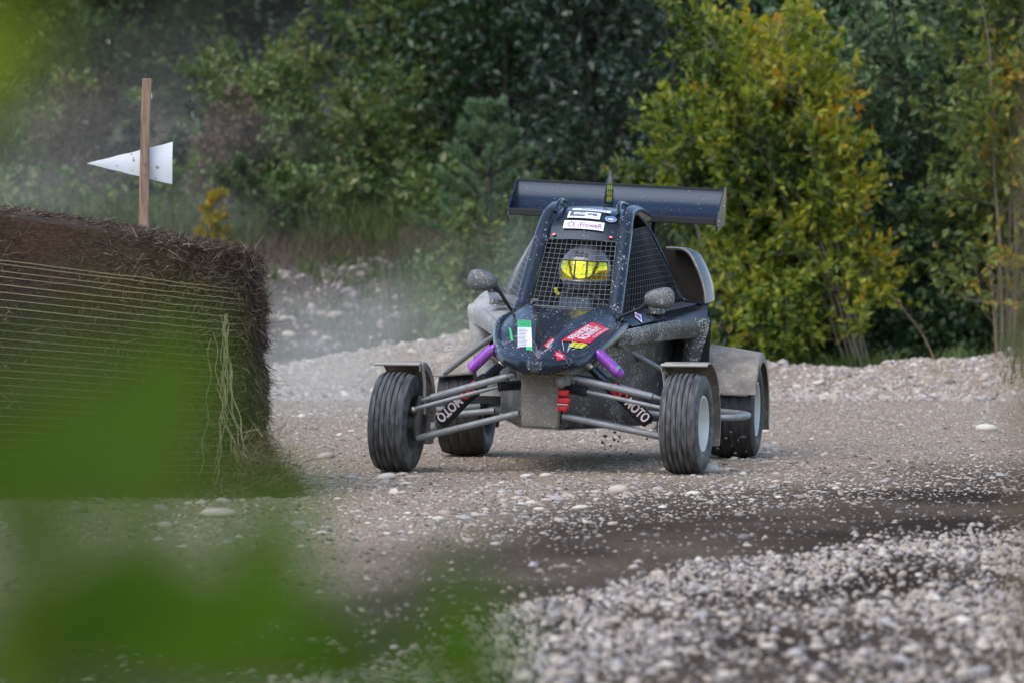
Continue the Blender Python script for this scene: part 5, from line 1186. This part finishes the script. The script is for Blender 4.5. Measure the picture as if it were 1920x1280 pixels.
# centre
woody('alder_tree', 'dark alder standing above the rear wing of the buggy', 'tree', 1150, 46.0, 6.0, (0, 0), 1.35, 10, 18, 9, 10, (0.10, 0.032), L_blue, M_barkd, G2, 0.04, 0.35, 0.08, bias=-0.10)
woody('alder_tree', 'dark alder left of the roof fin, above the young pine', 'tree', 960, 48.5, 6.0, (0, 0), 1.45, 10, 18, 9, 10, (0.10, 0.034), L_dark, M_barkd, G2, 0.04, 0.35, 0.08, bias=-0.02)
woody('alder_tree', 'tall alder with green lit leaves at the top centre', 'tree', 800, 50.5, 6.2, (0, 0), 1.45, 10, 18, 9, 10, (0.11, 0.036), L_mid, M_barkd, G2, 0.04, 0.35, 0.08, bias=-0.12)
woody('alder_tree', 'deep dark tree between the wing and the yellow willow', 'tree', 1330, 44.0, 5.6, (0, 0), 1.2, 9, 17, 9, 10, (0.10, 0.032), L_blue, M_barkd, G2, 0.04, 0.35, 0.08, bias=-0.18)
# left hillside
woody('leafy_bush', 'mid green bush on the hillside left of the young pine', 'bush', 640, 47.0, 2.1, (0, 0), 0.95, 9, 12, 9, 10, (0.072, 0.022), L_mid, M_barkd, G3, 0.02, 0.5, 0.05, bias=0.0)
woody('leafy_bush', 'fresh green bush rising behind the arrow board', 'bush', 480, 50.0, 2.4, (0, 0), 0.95, 9, 12, 9, 10, (0.072, 0.022), L_mid, M_barkd, G3, 0.02, 0.5, 0.05, bias=0.12)
woody('leafy_bush', 'low green bush just above the right end of the hay bale', 'bush', 545, 45.5, 1.0, (0, 0), 0.75, 8, 10, 8, 10, (0.07, 0.022), L_mid, M_barkd, G3, 0.014, 0.5, 0.05, bias=0.05)
woody('leafy_bush', 'hazy grey-green bush low behind the stake', 'bush', 250, 49.0, 1.5, (0, 0), 1.1, 9, 11, 9, 10, (0.085, 0.024), L_blue, M_barkd, G3, 0.016, 0.5, 0.05, bias=0.18)
woody('leafy_bush', 'hazy bush at the left edge above the hay bale', 'bush', 60, 50.5, 1.9, (0, 0), 1.1, 9, 12, 9, 10, (0.072, 0.022), L_mid, M_barkd, G3, 0.016, 0.5, 0.05, bias=0.05)
woody('forest_tree', 'green far tree at the top left behind the stake top', 'tree', 230, 62.0, 6.0, (0, 0), 1.7, 10, 17, 9, 10, (0.10, 0.034), L_mid, M_barkd, 'far trees', 0.05, 0.35, 0.05, bias=0.05)
woody('forest_tree', 'dark far tree right of the stake at the top of the view', 'tree', 470, 64.0, 6.4, (0, 0), 1.8, 10, 17, 9, 10, (0.10, 0.036), L_dark, M_barkd, 'far trees', 0.05, 0.35, 0.05, bias=-0.05)
woody('forest_tree', 'far tree in deep shade at the top, left of centre', 'tree', 690, 62.0, 6.4, (0, 0), 1.6, 10, 17, 9, 10, (0.10, 0.036), L_blue, M_barkd, 'far trees', 0.05, 0.35, 0.05, bias=-0.10)
woody('forest_tree', 'far green tree at the left edge of the view', 'tree', 20, 60.0, 6.0, (0, 0), 1.6, 10, 17, 9, 10, (0.10, 0.034), L_mid, M_barkd, 'far trees', 0.05, 0.35, 0.05, bias=-0.10)
for (px_, Y_, lab_, mt_) in ((120, 74, 'farthest dark tree closing the view at the top left corner', L_dark), (345, 75, 'farthest dark tree closing the view just right of the stake top', L_dark), (620, 76, 'farthest dark tree closing the view left of centre', L_dark), (900, 73, 'farthest dark tree closing the view above the buggy', L_blue), (1230, 70, 'farthest dark tree closing the view right of the fin', L_dark), (1560, 60, 'farthest dark tree closing the view behind the yellow willow', L_blue), (1860, 58, 'farthest dark tree closing the view at the right', L_dark)):
    woody('forest_tree', lab_, 'tree', px_, Y_, 9.0, (0, 0), 2.3, 11, 20, 10, 11, (0.20, 0.075), mt_, M_barkd, 'far trees', 0.06, 0.3, 0.0, bias=-0.12, twigs=False)
woody('dead_bush', 'brown withered bush on the hillside right of the stake', 'bush', 425, 47.5, 1.75, (0, 0), 0.40, 7, 10, 8, 9, (0.07, 0.016), L_dry, M_bark, None, 0.010, 0.7, 0.30, bias=0.2)
woody('dead_bush', 'brown withered bush on the hillside left of the stake top', 'bush', 150, 48.0, 1.7, (0, 0), 0.50, 7, 10, 8, 9, (0.07, 0.016), L_dry, M_bark, None, 0.010, 0.7, 0.30, bias=0.2)
woody('birch_sapling', 'slender yellow birch sapling just above the hay bale, right of the stake', 'sapling', 398, 43.0, 0.80, (0, 0), 0.05, 3, 9, 5, 7, (0.055, 0.022), L_birch, M_bark, None, 0.007, 0.9, 0.12)
woody('willow_sapling', 'pale leafy sapling left of the buggy cab', 'sapling', 865, 38.5, 1.35, (0, 0), 0.18, 4, 10, 6, 8, (0.075, 0.022), L_lime, M_bark, None, 0.009, 0.7, 0.12, bias=0.1)
woody('willow_sapling', 'small light green sapling between the roof and the yellow willow', 'sapling', 1210, 40.0, 1.9, (0, 0), 0.35, 5, 10, 7, 9, (0.08, 0.024), L_lime, M_bark, None, 0.010, 0.6, 0.10, bias=-0.05)

# young pine
def pine(px, Y, H, label):
    x0 = (px - 960) / F * Y; z0 = float(ground_z(x0, Y)); root = empty('pine_sapling', (x0, Y, z0 - 0.02)); tag(root, label, 'pine tree')
    st = MB(); st.tube([(0, 0, 0), (0.02, 0, H * 0.5), (0.0, 0, H)], [0.03, 0.02, 0.006], 7); sp, sdv, sl = [(0, 0, H * 0.85)], [(0, 0, 1)], [H * 0.16]
    for lv in range(6):
        z = H * (0.18 + 0.15 * lv); r = H * 0.34 * (1.05 - lv / 6.0)
        for k in range(6):
            a = 2 * math.pi * (k + 0.5 * (lv % 2)) / 6 + rv_.uniform(-.2, .2); d = np.array([math.cos(a), math.sin(a), 0.55]); p = np.array([0, 0, z]); q = p + d * r * np.array([1, 1, rv_.uniform(0.6, 1.1)])
            st.tube([p, (p + q) / 2 - np.array([0, 0, 0.03]), q], [0.012, 0.009, 0.004], 5)
            for t in (0.45, 0.62, 0.78, 0.92, 1.0):
                c_ = p + (q - p) * t; sp.append(tuple(c_)); sdv.append(tuple(unit(d * 0.6 + rv_.normal(0, 0.35, 3) + np.array([0, 0, 0.7])))); sl.append(rv_.uniform(0.08, 0.15))
    st.build('trunk', M_barkd, root); sp, sdv, sl = np.array(sp), unit(np.array(sdv)), np.array(sl)
    n = len(sp); m = 75; t = rv_.uniform(0, 1, (n, m)); P = sp[:, None] + sdv[:, None] * (t * sl[:, None])[..., None]; D = sdv[:, None] * 0.9 + rv_.normal(0, 0.55, (n, m, 3))
    P = P.reshape(-1, 3); D = D.reshape(-1, 3); k = len(P)
    V, Fc, rr = leaf_arrays(P, D, rv_.uniform(0.05, 0.085, k), np.full(k, 0.0030), np.clip(rv_.normal(0.5, 0.25, k), 0, 1)); np_mesh('needles', V, Fc, L_pine, root, {'rnd': rr})
pine(915, 42.0, 1.62, 'young blue-green pine standing left of the rear wing')
pine(1005, 41.0, 0.80, 'small pine seedling hidden low beside the buggy cab')

# grasses and weeds: nobody could count them
def blades(name, x, y, h, w, mat, label, lean=0.35, nseg=3):
    n = len(x); z = ground_z(x, y) - 0.01; B = np.stack([x, y, z], -1); a = rv_.uniform(0, 2 * math.pi, n); ld = np.stack([np.cos(a), np.sin(a), np.zeros(n)], -1); sd_ = np.stack([-np.sin(a), np.cos(a), np.zeros(n)], -1)
    sd_ = np.stack([np.ones(n), rv_.normal(0, 0.6, n), np.zeros(n)], -1); sd_ = unit(sd_); ln_ = rv_.uniform(0.05, lean, n); V = []
    for k in range(nseg):
        t = k / nseg; c = B + np.array([0, 0, 1.0]) * (h * t * (1 - 0.25 * ln_ * t))[:, None] + ld * (h * ln_ * t * t)[:, None]; ww = (w * (1 - 0.6 * t))[:, None] if hasattr(w, '__len__') else w * (1 - 0.6 * t)
        V += [c - sd_ * ww, c + sd_ * ww]
    V.append(B + np.array([0, 0, 1.0]) * (h * (1 - 0.25 * ln_))[:, None] + ld * (h * ln_)[:, None]); m = len(V); V = np.stack(V, 1).reshape(-1, 3); b0 = (np.arange(n) * m)[:, None]; Fs = []
    for k in range(nseg - 1): Fs += [b0 + np.array([2 * k, 2 * k + 1, 2 * k + 3]), b0 + np.array([2 * k, 2 * k + 3, 2 * k + 2])]
    Fs.append(b0 + np.array([m - 3, m - 2, m - 1])); r = np.clip(rv_.normal(0.5, 0.25, n), 0, 1)
    o = np_mesh(name, V, np.concatenate(Fs, 0), mat, None, {'rnd': np.repeat(r, m)}); tag(o, label, 'grass', None, 'stuff'); return o
def clumps(n, nc, y0, y1, p0, p1, sx):
    cy = rv_.uniform(y0, y1, nc); cx = (rv_.uniform(p0, p1, nc) - 960) / F * cy; k = rv_.integers(0, nc, n); return cx[k] + rv_.normal(0, sx, n), cy[k] + rv_.normal(0, sx, n)
x, y = clumps(5200, 90, 43.2, 47.5, 470, 1000, 0.12); blades('dry_grass', x, y, rv_.uniform(0.08, 0.5, len(x)) ** 1.2, 0.0032, L_dry, 'brown dry grass along the top of the rubble slope', 1.0)
x, y = clumps(9000, 70, 52, 60, 60, 560, 0.22); blades('dry_reed', x, y, rv_.uniform(0.3, 1.35, len(x)), 0.005, L_dry, 'pinkish dry tall grass on the far left hillside', 0.9)
x, y = clumps(16000, 190, 44.0, 56, -150, 900, 0.16); blades('hill_grass', x, y, rv_.uniform(0.15, 0.75, len(x)), 0.005, L_grass, 'green tall grass covering the left hillside', 0.9)
x, y = clumps(8000, 110, 37.0, 42.5, 770, 1150, 0.09); blades('weeds', x, y, rv_.uniform(0.08, 0.42, len(x)), 0.006, L_grass, 'green weeds growing over the rubble slope left of the cab', 0.6)
x, y = clumps(1600, 45, 37.5, 43.5, 470, 780, 0.07); blades('sparse_weeds', x, y, rv_.uniform(0.05, 0.22, len(x)), 0.005, L_grass, 'sparse weeds among the stones of the rubble slope', 0.7)
x, y = clumps(420, 9, 33.2, 34.6, 1880, 1990, 0.11); blades('verge_grass', x, y, rv_.uniform(0.08, 0.48, len(x)), 0.003, L_grass, 'tuft of thin grass on the bank at the right edge', 1.1)
x, y = clumps(1800, 40, 36.6, 37.6, 1340, 1960, 0.08); blades('bank_weeds', x, y, rv_.uniform(0.06, 0.28, len(x)), 0.006, L_mid, 'low weeds along the top of the stony bank', 0.7)
# leafy weeds: broad leaves close to the ground on the slope and under the shrubs
def low_leaves(name, n, nc, y0, y1, p0, p1, hmax, mat, label, sx=0.10, leaf=(0.06, 0.020)):
    x, y = clumps(n, nc, y0, y1, p0, p1, sx); z = ground_z(x, y) + rv_.uniform(0.0, 1.0, n) ** 1.4 * hmax; r = np.clip(rv_.normal(0.55, 0.25, n), 0, 1)
    V, Fc, rr = leaf_arrays(np.stack([x, y, z], -1), rv_.normal(0, 0.6, (n, 3)) + np.array([0, 0, 0.35]), leaf[0] * rv_.uniform(0.6, 1.3, n), leaf[1] * rv_.uniform(0.7, 1.3, n), r)
    tag(np_mesh(name, V, Fc, mat, None, {'rnd': rr}), label, 'undergrowth', None, 'stuff')
low_leaves('undergrowth', 9000, 90, 36.3, 42.0, 780, 1180, 0.55, L_mid, 'leafy green undergrowth between the bank and the buggy')
low_leaves('undergrowth', 15000, 120, 37.2, 39.0, 1330, 1960, 0.6, L_dark, 'dark leafy undergrowth at the foot of the shrubs on the right', 0.12, (0.065, 0.024))
low_leaves('undergrowth', 26000, 190, 45, 60, -100, 1300, 0.9, L_mid, 'mixed green undergrowth of the hillside', 0.22, (0.09, 0.028))

# single tall weeds at the right end of the bank
for (px, Y, h, lab) in ((1868, 34.6, 0.72, 'reddish dry seed stalk standing on the bank, left one of two'), (1752, 35.0, 0.46, 'dry bent seed stalk leaning left on the bank')):
    x0 = (px - 960) / F * Y; z0 = float(ground_z(x0, Y)); root = empty('weed_stalk', (x0, Y, z0)); tag(root, lab, 'weed')
    ln = -0.06 if px > 1800 else -0.30
    P = catmull([(0, 0, 0), (ln * 0.3, 0, h * 0.4), (ln, 0, h)], 6); MB().tube(P, [0.005] * 7 + [0.003] * (len(P) - 7), 5).build('stem', plain('dry_stem', (0.22, 0.13, 0.08), 0.9), root)
    n = 130; t = rv_.uniform(0.55, 1.0, n); q = np.array([P[int(a * (len(P) - 1))] for a in t]); V, Fc, rr = leaf_arrays(q, rv_.normal(0, 0.5, (n, 3)) + np.array([0, 0, 0.8]), rv_.uniform(0.015, 0.03, n), np.full(n, 0.005), np.clip(rv_.normal(0.5, 0.2, n), 0, 1)); np_mesh('seed_head', V, Fc, L_dry, root, {'rnd': rr})

# ---- shrub right beside the photographer, far out of focus
near = empty('foreground_shrub', (-0.25, 0.95, 0.0)); tag(near, 'large blurred green leaves of a shrub close to the viewer at the lower left', 'shrub')
def leaf_mesh(L_, W_, bend, r):
    n = 8; vs = []; fs = []
    for i in range(n + 1):
        t = i / n; w_ = W_ * math.sin(math.pi * t ** 0.85) ** 0.9 if 0 < t < 1 else 0.0006; z = -bend * L_ * t * t
        vs += [(-w_, t * L_, z + w_ * 0.28), (0, t * L_, z), (w_, t * L_, z + w_ * 0.28)]
    for i in range(n):
        for k in (0, 1): fs.append((i * 3 + k, i * 3 + k + 1, (i + 1) * 3 + k + 1, (i + 1) * 3 + k))
    me = bpy.data.meshes.new('leaf'); me.from_pydata(vs, [], fs); a = me.attributes.new('rnd', 'FLOAT', 'POINT'); a.data.foreach_set('value', [r] * len(vs)); me.materials.append(L_near)
    me.polygons.foreach_set('use_smooth', [True] * len(me.polygons)); return me
LM = [leaf_mesh(0.075, 0.017, 0.25, 0.3), leaf_mesh(0.085, 0.019, 0.4, 0.6), leaf_mesh(0.065, 0.016, 0.15, 0.95), leaf_mesh(0.09, 0.020, 0.1, 0.1)]
nst = MB(); rn = random.Random(9)
shoots = [((-0.28, 0.95, 0.0), (-0.18, 0.95, 0.85), (-0.07, 0.95, 1.03)), ((-0.25, 1.0, 0.0), (-0.16, 1.0, 0.80), (-0.01, 0.95, 0.975)), ((-0.25, 0.9, 0.0), (-0.18, 0.92, 0.9), (-0.10, 0.92, 1.11)), ((-0.22, 0.95, 0), (-0.16, 0.95, 0.80), (-0.08, 0.95, 0.985)), ((-0.30, 1.2, 0), (-0.24, 1.5, 0.75), (-0.08, 1.6, 0.99)), ((-0.26, 1.2, 0), (-0.18, 1.5, 0.72), (-0.01, 1.6, 0.90))]
for pth in shoots: nst.tube(catmull(pth, 8), list(np.linspace(0.004, 0.0007, 17)), 6, cap=False)
nst.build('stem', M_bark, near).location = tuple(-Vector(near.location))
regions = [(60, 960, 140, 40, 3, 0), (300, 960, 120, 35, 3, 0), (150, 1200, 200, 60, 3, 0), (-40, 80, 60, 90, 3, 1), (200, 800, 200, 60, 4, 0), (60, 850, 110, 70, 2, 0), (120, 1080, 160, 60, 3, 0), (0, 1170, 45, 110, 3, 1), (250, 1220, 220, 45, 3, 0), (480, 1200, 200, 40, 2, 0)]
far_leaves = [(330, 690, 60, 0), (190, 790, 12, 3), (60, 850, 30, 0), (530, 985, 75, 0), (400, 1150, 12, 3), (240, 1110, 8, 0), (590, 1140, 20, 0), (845, 1170, 80, 3), (820, 1250, 60, 1), (900, 1260, 110, 0), (150, 1190, 15, 3), (20, 60, 80, 2), (-20, 140, 60, 2), (5, 1200, 80, 2), (330, 1230, 5, 1), (700, 1265, 10, 0)]
todo = []
for (cx_, cy_, rx_, ry_, n, tone) in regions:
    for q in range(n): todo.append((cx_ + rn.gauss(0, 0.55) * rx_, cy_ + rn.gauss(0, 0.55) * ry_, rn.uniform(0.9, 1.05), rn.uniform(-20, 110), 2 if tone else rn.choice((0, 1, 3)), rn.uniform(0.38, 0.5)))
for (px, py, hd, k) in far_leaves: todo.append((px, py, rn.uniform(1.5, 1.7), hd, k, rn.uniform(0.62, 0.85)))
for (px, py, Y, hd, k, sc) in todo:
    o = bpy.data.objects.new('leaf', LM[k]); link(o, near)
    ce = Vector(((px - 960) / F * Y, Y, CAMH - (py - HOR) / F * Y)); dr = Vector((math.cos(R_(hd)), rn.uniform(-0.6, 0.6), math.sin(R_(hd)))).normalized()
    nz = Vector((rn.uniform(-0.5, 0.5), -0.8, rn.uniform(0.2, 0.9))); xx = dr.cross(nz).normalized(); zz = xx.cross(dr)
    mt = Matrix((xx, dr, zz)).transposed().to_4x4()
    mt.translation = ce - dr * 0.04 * sc - Vector(near.location); o.matrix_local = mt @ Matrix.Diagonal((sc, sc, sc, 1))
# brown dead stem close to the viewer at the right edge
ds = empty('dead_weed', (0.257, 2.2, 0.0)); tag(ds, 'blurred brown dead weed close to the viewer along the right edge', 'weed')
MB().tube(catmull([(0, 0, 0), (-0.008, 0, 0.5), (-0.012, 0, 0.95), (0.0, 0, 1.15), (0.03, 0, 1.5)], 5), 0.004, 8).build('stalk', plain('dead_brown_stem', (0.15, 0.11, 0.06), 0.9, var=0.4, scale=15), ds)
dl = MB()
for k in range(5):
    z = 0.72 + k * 0.09; dl.grid([[(-0.01 + a * 0.03 + 0.012 * b_, -0.01, z + a * 0.07 - b_ * 0.02) for b_ in (0, 1)] for a in (0, 0.5, 1.0)])
dl.build('dead_leaf', plain('dead_leaf', (0.16, 0.11, 0.05), 0.9), ds)

# ------------------------------------------------------------------ dusty air
def dust(loc, r, dens, seed, label):
    o = MB().ell((0, 0, 0), (1, 1, 1), 24, 14).build('dust_cloud', None, None, smooth=60); o.data.materials.clear(); o.location = loc; o.scale = r
    m = bpy.data.materials.new('dust'); m.use_nodes = True; nt = m.node_tree; nt.nodes.clear(); N = nt.nodes.new; L = nt.links.new
    out = N('ShaderNodeOutputMaterial'); v = N('ShaderNodeVolumePrincipled'); v.inputs['Color'].default_value = rgba((0.92, 0.86, 0.76))
    tc = N('ShaderNodeTexCoord'); ln = N('ShaderNodeVectorMath'); ln.operation = 'LENGTH'; L(tc.outputs['Object'], ln.inputs[0])
    fo = N('ShaderNodeMapRange'); fo.interpolation_type = 'SMOOTHSTEP'; fo.inputs[1].default_value = 1.0; fo.inputs[2].default_value = 0.2; fo.inputs[3].default_value = 0.0; fo.inputs[4].default_value = 1.0; L(ln.outputs['Value'], fo.inputs[0])
    no = N('ShaderNodeTexNoise'); no.noise_dimensions = '4D'; no.inputs['W'].default_value = seed; no.inputs['Scale'].default_value = 2.2; no.inputs['Detail'].default_value = 3; L(tc.outputs['Object'], no.inputs['Vector'])
    nr = N('ShaderNodeMapRange'); nr.inputs[1].default_value = 0.38; nr.inputs[2].default_value = 0.68; L(no.outputs[0], nr.inputs[0])
    a = N('ShaderNodeMath'); a.operation = 'MULTIPLY'; L(fo.outputs[0], a.inputs[0]); L(nr.outputs[0], a.inputs[1])
    b_ = N('ShaderNodeMath'); b_.operation = 'MULTIPLY'; b_.inputs[1].default_value = dens; L(a.outputs[0], b_.inputs[0]); L(b_.outputs[0], v.inputs['Density']); L(v.outputs[0], out.inputs['Volume'])
    o.data.materials.append(m); tag(o, label, 'dust', None, 'stuff')
dust((-1.35, 31.0, 0.30), (1.7, 5.0, 0.85), 0.20, 1.0, 'pale dust raised behind the buggy, left of its front wheel')
dust((-3.9, 45.0, 1.6), (3.0, 5.0, 1.5), 0.065, 4.0, 'thin dust drifting above the hay bale at the left')
dust((0.2, 33.0, 0.7), (1.5, 4.5, 0.9), 0.09, 7.0, 'thin dust hanging behind the buggy cab')
dust((-2.6, 54.0, 2.4), (5.5, 3.5, 2.6), 0.05, 11.0, 'faint haze of dust between the left bushes and the far trees')
# dirt thrown up under the buggy
rd_ = np.random.default_rng(3); n = 46
px_ = np.concatenate([rd_.normal(1140, 22, 36), rd_.normal(1385, 14, 10)]); py_ = np.concatenate([rd_.normal(832, 13, 36), rd_.normal(830, 14, 10)]); Yd = np.concatenate([rd_.normal(22.3, 0.25, 36), rd_.normal(23.0, 0.15, 10)])
P = np.stack([(px_ - 960) / F * Yd, Yd, np.maximum(CAMH - (py_ - HOR) / F * Yd, 0.012)], -1)
V, Fc, r = stone_cloud(P, np.clip(rd_.lognormal(-5.3, 0.5, n), 0.002, 0.011), (0.6, 1.0), np.clip(rd_.normal(0.05, 0.08, n), 0, 1))
tag(np_mesh('flying_dirt', V, Fc, mst, None, {'rnd': r}), 'dark crumbs of dirt flung up under the buggy', 'dirt', None, 'stuff')
